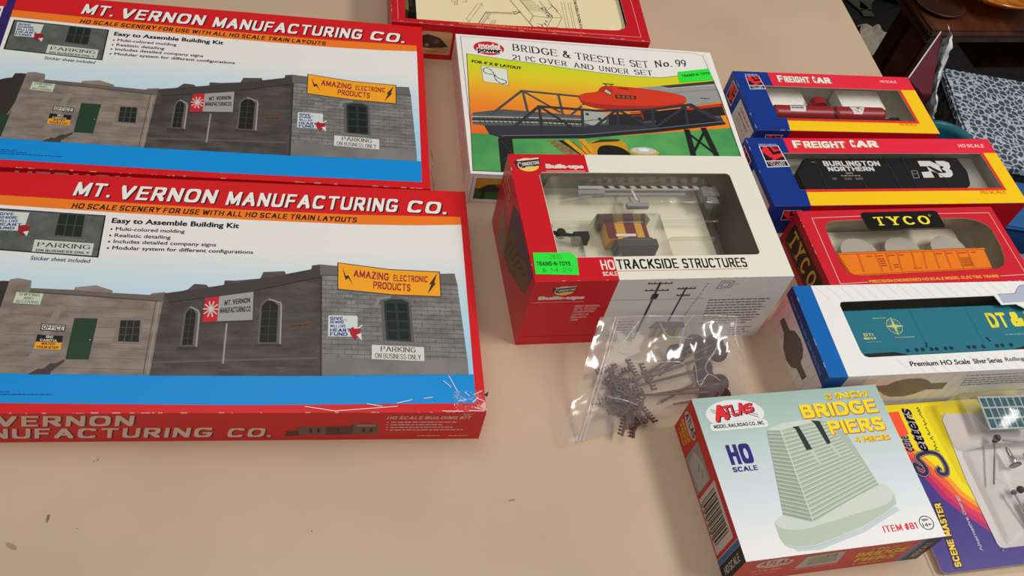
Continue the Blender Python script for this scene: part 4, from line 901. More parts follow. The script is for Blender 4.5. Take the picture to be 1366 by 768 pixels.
# ---------------------------------------------------------------- red box with black name plate
cG = (320.3,613.2); thG = 23.32; Lx, Wy, H = 195.5, 83.0, 39.0
rG = thing('boxcar_box', 'red window box with black and yellow name plate holding an orange boxcar', 'model train box', (*cG,0), radians(thG))
A = AG = Art(Lx, Wy, H); RT = ink(204,32,48,.34)
hole = [(21,17),(25,13),(34,11.4),(100,11.2),(160,12.4),(172,15.4),(179,20),(182.4,26),(181.6,44),(178,58),(173.6,65),(166,69),(100,70),(36,70.8),(26.6,69.6),(20.6,65.4),(18.6,58),(18.6,40),(19.4,24)]
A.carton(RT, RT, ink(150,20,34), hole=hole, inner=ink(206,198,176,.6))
wl_ = ink(242,196,192)
A.line(T, [(34.5,77.4),(9.4,77.8),(11.6,8),(61,7.2)], .5, wl_, 2); A.line(T, [(137,6.6),(189.4,7.2),(189,76.8),(163,77.2)], .5, wl_, 2)
A.edge_wear((240,190,186), 16, 33)
A.poly(T, [(p[0]+(.9 if k else 0), p[1]) for k, p in enumerate(rrect(59,3.2,136,22.6,3))], BLK, 3)
A.tx(T, 'TYCO', 69.8, 8.8, 124.4, 18.4, ink(246,226,56), style='slab', l=5)
A.line(T, ell(127,8.6,1.2,1,10), .3, ink(220,200,60), 5, True)
A.text(T, 'PRECISION ENGINEERED HO SCALE MODEL ELECTRIC TRAINS', (36.4,78.4), (160.8,78.6), (36.5,75.4), ink(246,178,60), style='bold', l=3)
A.poly('left', rrect(6.2,7.6,72,31,4), ink(30,22,22), 2)
A.text('left', 'TYCO', (11.5,27.4), (63,27), (11.5,11.5), ink(190,180,50), style='slab', l=4)
for k in range(4): A.scribble('left', 10+k*14, 27.8, 20+k*14, 29.6, ink(110,100,60), 4, k)
for k in range(3): A.scribble('left', 6, 33+k*1.8, 60, 34.4+k*1.8, ink(190,110,110), 2, k)
A.build('printed_carton', rG)
pane(A, rG, 14, 8, 186, 74, seed=7)
g = local(A); g.box(8,4,1,168,56,14,ink(214,208,186,.5)); g.box(168,4,1,186,78,4,ink(196,188,166,.5))
white_p = ink(172,166,154,.4)
for u in (52,95,141):
    v = [(u+17*cos(pi*k/12), 36-15*sin(pi*k/12)) for k in range(13)]
    g.prism(v, 14, 26, white_p)
g.build('tray', rG)
oc, tf = in_thing('boxcar', 'orange model boxcar lying behind the oval window of red box', 'model train car', 102, 52, 14.2, AG, cG, thG)
OR = ink(238,126,22,.4)
g = MB(tf); g.mesh([(29,37.6,15),(176,37.2,15),(173.4,61.6,31),(34,63.4,31),(30.5,40.6,31),(176,39.6,31),(30,63.4,15),(173,61.6,15)], [(4,5,2,3),(0,1,5,4),(0,4,3,6),(1,7,2,5),(6,3,2,7),(0,6,7,1)], OR); body = g.build('body', oc, bevel=.8)
g = MB(tf)
for a, b in ((48.5,46.2),(65.2,64),(75.9,72.8),(86.6,82.6),(101,96.6),(112.4,106.8),(123,119.4),(134.1,131),(145.8,143.2),(156.5,154.6)):
    g.mesh([(a,41.4,31.1),(a+1,41.4,31.7),(b+1,60,31.7),(b,60,31.1),(a+2,41.4,31.1),(b+2,60,31.1)], [(0,1,2,3),(1,4,5,2)], ink(226,114,20,.4))
g.box(30,40.4,30.9,175.6,41.6,32,OR); g.build('side_ribs', oc)
g = MB(tf); g.box(34,63.6,16,173,66.4,29,ink(44,22,18)); 
g.box(26,36,16,32,40,24,ink(60,34,24)); g.box(172,60,18,178,63,26,ink(60,34,24)); g.build('underframe', oc); wheels(oc, tf, (44,56,150,162), 66.2, 18, 30, 3.6, ink(40,24,20))
gA = Art(AG.L, AG.W, AG.H); gA.tf = tf; gA.planes['side'] = lambda u, v, e: (u, v, 31.15+e)
bk = ink(150,60,16)
for u, v, w in ((57,43.5,5),(66.6,43.5,6),(77,43.4,7),(88,43.4,5),(124.6,43.4,6),(135.4,43.4,6.5),(147,43.4,9),(160,43.4,5)): gA.scribble('side',u,v,u+w,v+1.4,bk,2,int(u),.7)
for k in range(4): gA.scribble('side',147,50.4+k*2,154.4,51.8+k*2,bk,2,k+9,.7); gA.scribble('side',65.8,46.6+k*2.4,72,48.2+k*2.4,bk,2,k+19,.7) ; 
for k in range(2): gA.scribble('side',78,53.6+k*2.4,83,55+k*2.4,bk,2,k+29,.7)
gA.line('side',[(146.4,49.6),(155.6,49.4),(154.6,58.4),(145.6,58.6)],.4,bk,2,True); gA.scribble('side',96,58,104,59.2,bk,2,77,.6)
join(body, gA.build('lettering'))

# ---------------------------------------------------------------- white and blue box, teal boxcar
cH0 = (366.4,538.3); thH = 21.78; Lx, Wy, H = 245.0, 84.3, 45.5
aH = radians(thH); cH = (cH0[0]-(150-Lx/2)*cos(aH), cH0[1]-(150-Lx/2)*sin(aH))
rH = thing('boxcar_box', 'white window box with blue end stripe holding the teal boxcar', 'model train box', (*cH,0), aH)
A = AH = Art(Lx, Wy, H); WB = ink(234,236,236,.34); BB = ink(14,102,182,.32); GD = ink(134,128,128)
hole = [(34,20),(35.6,17),(38,16.4),(177.6,14.2),(180,23.6),(194,23.2),(199.5,27.4),(214,27.4),(216,16),(232,18),(232,62),(226,66),(40,68.4),(36.6,67.2),(34.8,63.4)]
A.carton(WB, WB, WB, hole=hole, inner=ink(120,116,106,.6))
for k in range(17):
    u = 18+k*10.7
    for (v0_, v1_) in ((0.5,14 if 12 < u < 212 else 84),(70,84)):
        o = lambda v: u+2.6*(v/9 if False else v*.24)
        A.line(T, [(o(v0_),v0_),(o(v1_),v1_)], .3, ink(196,198,200), 1)
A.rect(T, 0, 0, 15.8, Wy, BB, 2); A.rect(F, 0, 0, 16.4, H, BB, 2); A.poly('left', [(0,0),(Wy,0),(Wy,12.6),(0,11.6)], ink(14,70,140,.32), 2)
A.edge_wear((226,232,238), 12, 41)
A.text(T, 'Premium HO Scale', (71.4,78), (124,78), (71.6,73.4), ink(50,48,52), style='font', bold=.03, l=2); A.text(T, 'Silver Series', (127,78), (153,78), (127.1,73.4), ink(60,58,62), style='font', bold=.03, l=2); A.text(T, 'Rolling Stock', (156,78.2), (190,78.2), (156.1,73.4), ink(60,58,62), style='font', bold=.02, l=2)
A.text('left', 'Premium HO Scale Silver Series Rolling Stock', (6,10), (77.4,10.6), (6,5.6), ink(120,150,200), style='font', bold=.02, l=3)
A.poly(T, [(181.6,13),(198.6,12.6),(203,8),(207,4.8),(214,3.6),(224,6),(230,12),(244,12.4),(244,21),(230,21.2),(222,26.6),(208,26.4),(203,21.2),(182.4,21.8)], ink(178,184,206), 3); A.line(T, [(181.6,13),(198.6,12.6),(203,8),(207,4.8),(214,3.6),(224,6),(230,12),(244,12.4)], .5, ink(110,114,140), 4)
dog = [(11,27.6),(14.4,26.6),(18,33),(24,26),(34,21),(42,20),(50,22.4),(54,27),(57,31.6),(66.5,27.6),(67.4,33.2),(56,35),(50,40),(42,44),(33,44.6),(25,41),(20,36.4),(12.4,36.6)]
dog = [(10,33.4),(12,26),(20,25.6),(24.4,25.4),(30,19),(40,15.6),(48,17.6),(52.2,22),(54,27.6),(67,26.6),(66,34),(54,35.6),(49,42),(40,45),(30,42.6),(23.4,36),(21.8,34.4)]
A.poly('left', dog, ink(112,104,100), 2)
A.poly(F, [(39,15.6),(55.8,15.6),(61,10),(70,7),(82,7.4),(90,11),(95,15.6),(109.9,15.7),(110.9,25.6),(95.4,25),(89,31),(80,34.4),(68,33.6),(60,29),(56,25),(40,25)], ink(118,114,114), 2)
for k in range(11): A.line(F, [(22+k*11,.6),(16+k*11,44)], .3, ink(190,190,190), 1)
for k in range(9): A.line('left', [(6+k*9.6,12.6),(2+k*9.6,44)], .3, ink(186,184,182), 1)
A.scribble(F, 121, 5.6, 175, 8, ink(190,110,100), 2, 3, .5)
for k in range(4): A.scribble(F, 122+k*.6, 10+k*3.2, 186, 12.2+k*3.2, ink(100,96,96), 2, 4+k, .5)
A.build('printed_carton', rH)
pane(A, rH, 30, 10, 236, 72, seed=9)
bc, tf = in_thing('boxcar', 'teal model boxcar with yellow lettering in the white window box', 'model train car', 128, 42, 26.2, AH, cH, thH)
TE = ink(38,116,136,.34)
g = MB(tf); g.prism([(24,19.4),(232,17),(232,59.6),(190,58.4),(184,59.6),(172,62.4),(79,63),(67.6,60),(24,61)], 26.2, 40.2, TE); body = g.build('body', bc, bevel=.8)
g = MB(tf); g.box(26,57,27,230,69,39.9,ink(26,24,26,.5)); g.build('underframe', bc); wheels(bc, tf, (40,54,196,210), 66.5, 28, 39.6, 4, ink(30,28,28))
g = MB(tf)
for u, v in ((79.7,58.4),(87.9,58.2),(93.2,58),(101,58),(105.7,58),(113.8,57.7),(119,57.8),(134.8,57.5),(140.1,57.5),(148.2,57.5),(161.1,57.1),(166.1,56.9),(174.3,56.8)): g.cyl((u,v,40.0),(u,v,40.5),1.7,ink(24,46,56),seg=12)
join(body, g.build('drain_holes'))
g = MB(tf)
for u in (98,150): g.box(u,19,40,u+.5,56,40.35,ink(34,108,128,.4))
g.cyl((99,52,40.4),(97.6,56,40.4),.6,ink(26,60,70)); g.cyl((155,49,40.4),(157,53,40.4),.6,ink(26,60,70)); join(body, g.build('door_edge'))
gA = Art(AH.L, AH.W, AH.H); gA.tf = tf; gA.planes['side'] = lambda u, v, e: (u, v, 40.3+e)
yl = ink(238,226,60)
gA.tx('side','DT',164.8,25.6,183,40.2,yl,style='black',l=2)
gA.tx('side','&',186,25.4,198.4,39.8,yl,style='black',l=2); gA.tx('side','I',202,25.2,206,39.6,yl,style='black',l=2)
for k in range(3): gA.line('side',[(165.6+k*1.9,25.4),(168.4+k*1.0,40.2)],.35,ink(60,120,110),3)
pl_ = ink(196,206,130); gA.line('side', ell(77.8,35.6,6.4,7.2,28), .5, pl_, 2, True)
gA.poly('side',[(77.8,26.4),(79,34.2),(86.4,35.6),(79,37),(77.8,45),(76.6,37),(69.6,35.6),(76.6,34.2)],pl_,3)
for k in range(-2,3): gA.line('side',[(72.6+abs(k)*.8,35.6+k*2.4),(83-abs(k)*.8,35.6+k*2.4)],.4,ink(140,170,130),2)
gA.tx('side','DTI',47.6,41.4,56,44.2,pl_,style='black',l=2); gA.scribble('side',46.4,45,57,47.2,pl_,2,15,.8); gA.scribble('side',48,48.8,60,50.2,ink(120,160,140),2,3,.5)
gA.scribble('side',73.6,45.6,91,46.6,pl_,2,4,.5); gA.scribble('side',62,27,74,28,pl_,2,6,.5); gA.scribble('side',174,46,200,48,ink(120,170,170),2,8,.5)
join(body, gA.build('lettering'))

# ---------------------------------------------------------------- bridge piers box
Lx, Wy, H = 149.2, 120.1, 39.4
rI = carton_thing('bridge_piers_box', 'square red and pale green box of bridge piers in front of the clear bag', 'model kit box', 236.7, 369.6, 23.59, Lx, Wy)
A = Art(Lx, Wy, H); RB = ink(200,34,30,.34)
bgp = grad('print_pale_green', 'y', [(Wy/2-112,(236,238,240)),(Wy/2-80,(216,226,234)),(Wy/2-45,(196,214,216)),(Wy/2-20,(172,198,194)),(Wy/2,(160,188,182))])
A.carton(bgp, RB, RB)
A.rect(T, 0, Wy-1.6, Lx, Wy, ink(236,238,240), 1)
A.poly(T, ell(29,14.6,22.4,11.4,40), ink(228,232,234), 2); A.poly(T, rrect(6.6,20.6,51.4,27,2.8), ink(228,232,234), 3); A.line(T, rrect(6.6,20.6,51.4,27,2.8), .3, ink(110,130,130), 2, True)
for v in (0, 1.9): A.line(T, spline([(11.4,9.4+v),(20,13.2+v),(32,12.2+v),(38,13.4+v),(46,17+v)],5), .5, ink(80,90,100), 4)
for dx, mt, l in ((.9, ink(40,16,20), 5), (0, ink(226,44,50), 6)):
    A.text(T, 'A', (12.6+dx,20.2+dx*.5), (22.6+dx,18.6+dx*.5), (13.2+dx,7.4+dx*.5), mt, style='black', l=l); A.text(T, 'TLA', (20.6+dx,17.4+dx*.5), (37.6+dx,15.4+dx*.5), (21+dx,7.8+dx*.5), mt, style='black', l=l); A.text(T, 'S', (37.4+dx,15.2+dx*.5), (44+dx,13.8+dx*.5), (37.6+dx,7.8+dx*.5), mt, style='black', l=l)
A.tx(T, 'MODEL RAILROAD CO., INC.', 9.6, 22, 48.8, 25.2, BLK, style='bold', l=5)
HBL = ink(46,38,124); A.tx(T, 'HO', 13, 38, 30.8, 53.2, HBL, style='heavy', l=2); A.tx(T, 'SCALE', 12.6, 54.9, 31.2, 58.6, HBL, style='black', l=2)
for dx, mt, l in ((.55, ink(214,110,40), 2), (0, ink(250,224,36), 3)):
    A.tx(T, '3 INCH', 104+dx, 4.4+dx, 138.8+dx, 9.6+dx, mt, style='font', bold=.045, l=l)
    A.tx(T, '4 PIECES', 112.6+dx, 41.2+dx, 141+dx, 45.4+dx, mt, style='font', bold=.045, l=l)
for dx, mt, l in ((.6, ink(214,96,44), 12), (0, ink(250,224,36), 13)):
    A.tx(T, 'BRIDGE', 79.8+dx, 12.2+dx, 141.4+dx, 23.2+dx, mt, style='black', l=l); A.tx(T, 'PIERS', 96.2+dx, 27+dx, 141+dx, 37.8+dx, mt, style='black', l=l)
A.tx(T, 'ITEM #81', 105.2, 107.8, 131.4, 112.4, ink(226,40,50), style='cond', l=2)
A.line(T, ell(139.4,109.2,5.2,4.8,32), .6, ink(50,50,52), 2, True); A.tx(T, 'ages', 136.6, 106.2, 141.6, 108.2, ink(60,60,60), style='font', bold=.02, l=2); A.tx(T, '14+', 135.8, 109.2, 142.4, 112, ink(50,50,52), style='font', bold=.02, l=2); A.line(T, [(141,110.6),(143,110.6)], .4, ink(50,50,52), 3)
# printed pier
p1, p2, p3, p4 = ink(176,188,176), ink(186,198,186), ink(170,184,172), ink(208,216,208)
A.poly(T, [(34,114),(52,116),(90,107.6),(122,95.6),(124,98),(90,110.6),(54,118.4),(38,117.6)], ink(198,208,218), 2)
A.poly(T, bulge([(36.6,92.4),(31,95.6),(29,99),(38.5,103),(56,102.4),(111,94),(122,89.4),(124.9,86.6),(123,81),(116,78.2),(80,84),(46,90)], 4), p4, 3)
A.poly(T, spline([(29.2,97),(31,100),(37,102.6),(46,103.4),(56,102.6),(85,98),(112,93.8),(120,91),(124.9,86.4)],5)+spline([(123.4,93.6),(112.5,100),(90,107.2),(68.2,112.8),(55,115.6),(44,116.2),(35,115),(31,112.6),(28.8,107)],5), p2, 4)
A.line(T, [(30.4,112.4),(40,115.2),(52,115.2),(68,112),(90,106.8),(112.5,99.2),(122.8,93.6)], .8, p4, 5)
A.poly(T, [(48.2,29.8),(58.7,30.8),(56.8,99.4),(37.1,92.2)], ink(158,172,160), 5); A.poly(T, [(58.7,30.8),(71.8,27.8),(93,25.4),(108.4,37.4),(116.3,78.6),(90,87),(56.8,99.4)], p1, 5)
A.poly(T, [(48.2,29.8),(60,25.2),(85,24),(93,25.6),(72,28.6),(58.7,30.8)], p4, 6)
for k in range(21):
    t = (k+.7)/21.5
    xa, ya = 48.2+(37.1-48.2)*t, 29.8+(92.2-29.8)*t; xb, yb = 58.7+(56.8-58.7)*t, 30.8+(99.4-30.8)*t; xc, yc = 97+(116.3-97)*t, 26.6+(78.6-26.6)*t
    A.line(T, [(xa,ya),(xb,yb)], .75, ink(192,203,191), 6); A.line(T, [(xa,ya+1),(xb,yb+1)], .5, ink(138,152,140), 6)
    A.line(T, [(xb,yb),(xc,yc)], .85, ink(204,213,203), 6); A.line(T, [(xb,yb+1.1),(xc,yc+1.1)], .5, ink(152,166,154), 6)
A.line(T, [(58.7,30.8),(56.8,99.4)], .9, p4, 7)
for pts in ([(68.6,28.8),(73.6,28.6),(77,47.3),(72.4,47.8),(70.4,31)],[(84.6,25),(91.4,26),(93.2,43.9),(90,44.8),(86.8,27.6)]): A.poly(T, pts, ink(46,52,48), 8)
for pts in ([(74,48),(77.4,47.4),(80,60),(77.4,58)],[(91,45),(93.6,44),(97,56),(94.4,54)]): A.poly(T, pts, ink(196,206,196), 8)
A.edge_wear((236,214,206), 14, 51)
# left face
A.poly('left', ell(13.4,14.8,11.4,6.2), ink(196,186,186), 2)
A.text('left', 'ATLAS', (4,17.6), (22.8,17.2), (4,11), ink(90,20,30), style='black', l=3)
for k, w in enumerate(('BRIDGE','PIERS','4 PIECES')): A.tx('left', w, 3.4+k*.6, 22+k*5, 22-k*1.4, 25.8+k*4.6, ink(232,180,40), style='font', bold=.05, l=3)
A.poly('left', rrect(27.4,11,57,38,1), ink(150,150,146), 2); A.poly('left', [(30,22),(44,14),(56,14),(56,34),(34,36)], ink(176,176,172), 3); A.line('left', [(41,20),(45,24)], .7, ink(50,50,50), 4); A.line('left', [(47,18),(51,22)], .7, ink(50,50,50), 4)
A.rect('left', 60, 6, 101, 37.6, ink(206,196,192), 2)
rd = random.Random(4); q = 63.4
while q < 95:
    w = rd.choice((.5,.7,1.1,1.5)); A.rect('left', q, 9.6, q+w, 35, BLK, 3); q += w+rd.choice((.5,.8,1.1))
for k in range(6): A.rect('left', 64+k*5, 35.4, 66.4+k*5, 36.8, ink(60,50,50), 3)
A.rect('left', 104.3, 0, 108.2, H, ink(40,106,176), 2); A.rect('left', 108.2, 0, Wy, H, ink(26,24,26), 2); A.line('left', [(104.1,0),(104.1,H)], .3, PW, 3); A.line('left', [(108.3,0),(108.3,H)], .3, ink(170,170,170), 3)
A.text('left', 'HO SCALE', (116.6,33.4), (116.6,6.6), (111.4,33.4), ink(196,190,186), style='cond', l=3)
# front face
A.poly(F, ell(24.8,9.8,13.2,7.4), ink(216,190,188), 2); A.text(F, 'ATLAS', (14.6,12.6), (35.6,12), (14.8,5.4), ink(150,24,34), style='black', l=3); A.scribble(F, 16, 14, 33, 15.6, ink(120,80,84), 3, 2, .5)
A.tx(F, 'ITEM #81', 13, 20, 34, 23, ink(232,170,130), style='bold', l=2); A.scribble(F, 44, 27, 80, 29, ink(232,170,130), 2, 9, .5); A.scribble(F, 16, 26, 34, 28, ink(232,170,130), 2, 10, .5)
A.poly(F, [(46.6,5),(74.6,3.4),(78,25),(45.8,26)], ink(178,178,166), 2); A.poly(F, [(50,10),(70,6),(75,20),(54,23)], ink(150,152,142), 3); A.line(F, [(63,6),(63.6,11)], .8, ink(60,60,54), 4); A.line(F, [(69,5.6),(69.8,10.6)], .8, ink(60,60,54), 4)
for w, a, b, c_, d in (('3 INCH',95,117,4.4,9),('BRIDGE',88,128,10.6,19.6),('PIERS',92,124,21.4,29.4),('4 PIECES',93,117,31,34.6)):
    A.tx(F, w, a+.5, c_+.5, b+.5, d+.5, ink(120,30,20), style='font', bold=.055, l=2); A.tx(F, w, a, c_, b, d, ink(236,180,50), style='font', bold=.05, l=3)
A.rect(F, 131.4, 0, 135.2, H, ink(40,106,176), 2); A.rect(F, 135.2, 0, Lx, H, ink(26,24,26), 2); A.line(F, [(131.2,0),(131.2,H)], .3, PW, 3); A.line(F, [(135.3,0),(135.3,H)], .3, ink(170,170,170), 3); A.text(F, 'HO SCALE', (144.6,34), (144.6,8), (139.6,34), ink(176,172,170), style='cond', l=3)
A.build('printed_carton', rI)

# ---------------------------------------------------------------- red kit box with an instruction sheet behind its window
Lx, Wy, H = 246.8, 210.0, 41.0
rK = carton_thing('windowed_kit_box', 'red kit box with cream instruction sheet behind the white bridge set box', 'model kit box', -88.6, 842.6, 18.39, Lx, Wy)
A = AK = Art(Lx, Wy, H); RK = ink(196,18,34,.3)
hole = [(12.4,24),(227,24)]+[(227.2-9+9*cos(radians(a)), 197-8+8*sin(radians(a))) for a in range(0,91,15)][:]+[(12.4,203.6)]
hole = [(12.4,24),(226.6,24),(227.2,184),(226,190),(222.6,194),(217,197),(212,197.8),(109,203.6),(12.4,205.4)]
A.carton(RK, RK, RK, hole=hole, inner=ink(150,120,84,.6))
A.line(T, [(5.8,6),(5.8,208)], .4, ink(240,150,150), 2); A.line(T, [(236.6,20),(238.2,205),(150,206.6)], .45, ink(244,170,170), 2); A.line(F, [(0,.5),(246,.5)], .6, ink(244,150,140), 3)
A.edge_wear((240,200,180), 18, 61)
A.text(T, 'PRECISION ENGINEERED HO SCALE MODEL ELECTRIC TRAINS', (62,207.6), (182,207.2), (62,205.4), ink(240,140,80), style='bold', l=3)
for u0, u1 in ((28.4,57),(197,232)):
    A.poly(F, rrect(u0,8.6,u1,35,2), ink(200,172,120), 2)
    A.poly(F, [(u0+1,24),(u0+1,14),(u0+5,12),(u0+13,14),(u0+18,16),(u0+26,25),(u0+20,27),(u0+1,28)], ink(64,54,44), 3); A.poly(F, ell(u0+14.6,20,2.4,3.2,12), ink(96,84,64), 4); A.poly(F, ell(u0+6,24.5,2,2,10), ink(150,130,96), 4); A.line(F, [(u0,27.5),(u0+27,28.6)], .4, ink(90,76,60), 4)
    A.scribble(F, u0+2, 31, u0+25, 32.4, ink(90,76,60), 3, int(u0), .5)
A.build('printed_carton', rK)
pane(A, rK, 8, 22, 230, 207, seed=13)
c_, t_ = (-88.6,842.6), 18.39
ish, tf = in_thing('instruction_sheet', 'cream instruction sheet with line drawings behind the red kit box window', 'paper sheet', 130, 110, 36.0, AK, c_, t_)
g = Art(AK.L, AK.W, AK.H); g.tf = tf
SH = ink(236,222,182,.6); NKs = ink(86,80,64)
g.mesh([(24.6,22,36.0),(229,22,36.0),(229,207.4,36.2),(25.4,207.4,36.2),(24.6,22,36.3),(229,22,36.3),(229,207.4,36.5),(25.4,207.4,36.5)], [(3,2,1,0),(4,5,6,7),(0,1,5,4),(2,3,7,6),(0,4,7,3),(1,2,6,5)], SH)
g.planes['p'] = lambda u, v, e: (u, v, 36.55+e)
def sk(pts, w=.35, mt=None): g.line('p', pts, w, mt or NKs, 2)
sk([(71.7,192),(84.5,167),(88.6,166.4),(74.4,195),(71.7,192)],.3); sk([(88.6,166.4),(89.6,170)],.3); sk([(73.7,196.2),(75,193.6)],.4)
sk([(80,203.3),(91.7,178.7)],.7); sk([(84,202.8),(96.2,179.9)],.5); sk([(91.7,178.7),(120,176.4)],.7); sk([(91.7,180),(96,180.2),(122,177.6)],.4); sk([(82,202.8),(94,180)],.3); sk([(118,174.6),(125.9,174.1),(119,178.6)],.8)
sk([(90.9,201.9),(97,190.6),(100.5,190.1),(95,201.6)],.3); sk([(93,201),(98,192)],.3); sk([(94.4,189.6),(92,186)],.3)
sk([(117.8,158.7),(139,203)],.6); sk([(100,120),(117.8,158.7)],.6); sk([(132.9,188.2),(137.7,178.5),(127.7,157.3),(112,124)],.5); sk([(137.7,178.5),(155,179.4)],.4); sk([(132.9,188.2),(140,203)],.3)
for k in range(9): sk([(128.2+k*1.1-4,157.6+k*2.3-6),(141+k*1.3-4,156+k*2.5-6)],.3)
sk([(146.4,154.8),(156.6,178.5),(144.8,203)],.45); sk([(156.6,178.5),(166.5,177.2),(154.9,203)],.35); sk([(166.5,177.2),(150,140)],.35); sk([(151,193.2),(159,193)],.35); sk([(140,190),(150,190.6)],.3); sk([(140,194),(148,194.4)],.3)
rd = random.Random(8)
for k in range(46):
    a = rd.uniform(0,1); u, v = 146+9*a+rd.uniform(-2.6,2.6), 163+14*a+rd.uniform(-3,3); sk([(u,v),(u+rd.uniform(-1.6,1.6),v+rd.uniform(-1.8,1.8))],.5,ink(56,54,44))
for u, v in ((149,184),(147.4,188),(144,191),(142,195.4),(144,196.4),(140.2,194)): sk([(u,v),(u+1.4,v+2.6)],.9,ink(56,54,44))
sk([(153.6,167.3),(158,161),(163.5,166.8),(161,169.4)],.4); sk([(156,158),(161.6,164)],.4); sk([(60,168),(60,150)],.4)
for k in range(3): g.scribble('p', 61+k*0, 168-k*0, 61, 169, NKs, 2, k)
for k, u in enumerate((168.6,171.4,175.4,177.6)):
    for j in range(14):
        v = 200-j*3.4
        if v > 60: g.line('p', [(u+.6*(j % 2)*.1,v),(u,v-2.4)], .45, ink(130,122,98), 2)
for k in range(3): g.line('p', [(62+k*1.6,172),(62+k*1.6,166-k)], .4, ink(110,104,84), 2)
g.line('p', [(69,163),(74,163),(74,166),(70,166)], .35, NKs, 2)
g.text('p', 'TYCO INDUSTRIES INC', (185,198), (184.2,148), (182.2,198), ink(70,64,52), style='bold', l=2)
g.build('printed_sheet', ish)
kp, tf = in_thing('kit_part_sprue', 'grey plastic kit parts showing at the left edge of red kit box window', 'kit parts', 18, 120, 6, AK, c_, t_)
g = MB(tf); g.box(18.4,60,6,23.6,171,26,ink(150,148,140)); g.build('wall_moulding', kp)
g = MB(tf); g.box(17,174,6,24,204,22,ink(48,46,40)); g.cyl((20,178,22),(20,200,23),2,ink(64,62,54)); g.build('roof_moulding', kp)
g = MB(tf); g.box(12,40,1.5,17.6,204,24,ink(186,152,96)); g.build('card_divider', kp)

# ---------------------------------------------------------------- zip bag of brown poles and crossarms
bagm = film('bag_plastic', .09, .15, base=.075, bump=.12, scale=40)
bag = thing('zip_bag', 'crumpled clear zip bag of brown plastic poles leaning on the trackside box', 'plastic bag', (130,420,0))
O_ = Vector((130,420,0))
B0, B1, T0, T1 = Vector((76,357,1)), Vector((199,441,1)), Vector((79,446.2,39)), Vector((175,486.6,31.5))
def noi(p, sc, seed): return noise.noise(Vector((p.x*sc+seed, p.y*sc, p.z*sc)))
def front_sheet(s_, t_):
    s2 = max(s_, 0); p = (B0*(1-s_)+B1*s_)*(1-t_)+(T0*(1-s_)+T1*s_)*t_
    e = (math.sin(pi*min(max(t_*.93+.03,0),1))**.7)*(math.sin(pi*min(max(s2*.92+.04,0),1))**.5)
    p = p+Vector((-.02,-.12,.85))*(18.5*e)
    k = min(1, 6*min(t_+.05, 1.06-t_))
    q = p*1.0
    w = 3.6*noi(q,.04,3)+1.5*(abs(noi(q,.06,11))*2-.6)+.25*(abs(noi(q,.2,5))*2-.5)
    p = p+Vector((.15*noi(q,.06,20)*4, -.35*w*.4, w))*k
    dy = 462.4+(p.x-107)*.404-1.4-p.y
    if dy < 0: p.y += dy
    p.z = max(p.z, .5); return tuple(p-O_)
def back_sheet(s_, t_):
    p = (B0*(1-s_)+B1*s_)*(1-t_)+(T0*(1-s_)+T1*s_)*t_
    f = max(0,(t_-.8)/.2); p.z = .35+(p.z-.35)*f**1.2
    return tuple(p-O_)
g = MB(); g.grid(lambda a, b: front_sheet(-.11+1.11*a, b), 60, 44, bagm); g.build('front_film', bag)
g = MB(); g.grid(lambda a, b: back_sheet(a, b), 16, 16, bagm); g.build('back_film', bag)
zipm = film('zip_ridge', .22, .15, base=.08)
for k, s_ in enumerate((.006, .03)):
    g = MB(); pts = [Vector(front_sheet(s_, b/24))+Vector((0,0,.5)) for b in range(25)]; g.tube([tuple(p) for p in pts], .75-.2*k, zipm if k else film('zip_ridge_pink', .3, .2, (1,.9,.9), base=.08)); g.build('zip_ridge', bag)
g = MB(); g.tube([tuple(Vector(front_sheet(-.11+1.11*a/30, 1))+Vector((0,0,.1))) for a in range(3,31)], .35, zipm); g.build('top_seam', bag)
for k, pts in enumerate([[(.62,1),(.55,.86),(.5,.62)],[(.97,.98),(.93,.72),(.95,.5)],[(.8,.9),(.78,.6),(.7,.4),(.72,.3)],[(.2,.95),(.1,.7),(.16,.62)],[(.3,.5),(.5,.46),(.56,.4)],[(.86,.62),(.97,.46),(1,.3)],[(.62,.42),(.66,.2),(.72,.3),(.8,.22)],[(.1,.3),(.3,.16)],[(.35,.9),(.42,.75),(.6,.7)]]):
    g = MB(); pp = [tuple(Vector(front_sheet(a, b))+Vector((0,-.1,.35))) for a, b in spline(pts, 8)]; g.tube(pp, .42, zipm, 6); g.build('crease', bag)
BR1, BR2 = ink(92,62,60,.42), ink(76,50,48,.42)
poles = [((136,453,9),(109,420,5),8),((149,466,10),(126,430,7),8.2),((157.5,467,8),(130,441,4),7.6),((164,471,11),(106.5,417,9),7.6),((168,465,10),(120,424,12.4),7.6),
         ((158,446,9),(107,412.5,7.4),7.8),((161,440,7),(131,409.5,3),7.6),((172,437.6,8),(126,414,5.4),7.6),((175.6,428,6.6),(140,409,6.2),7.2),((165,428,7),(88,396,9.6),7.4)]
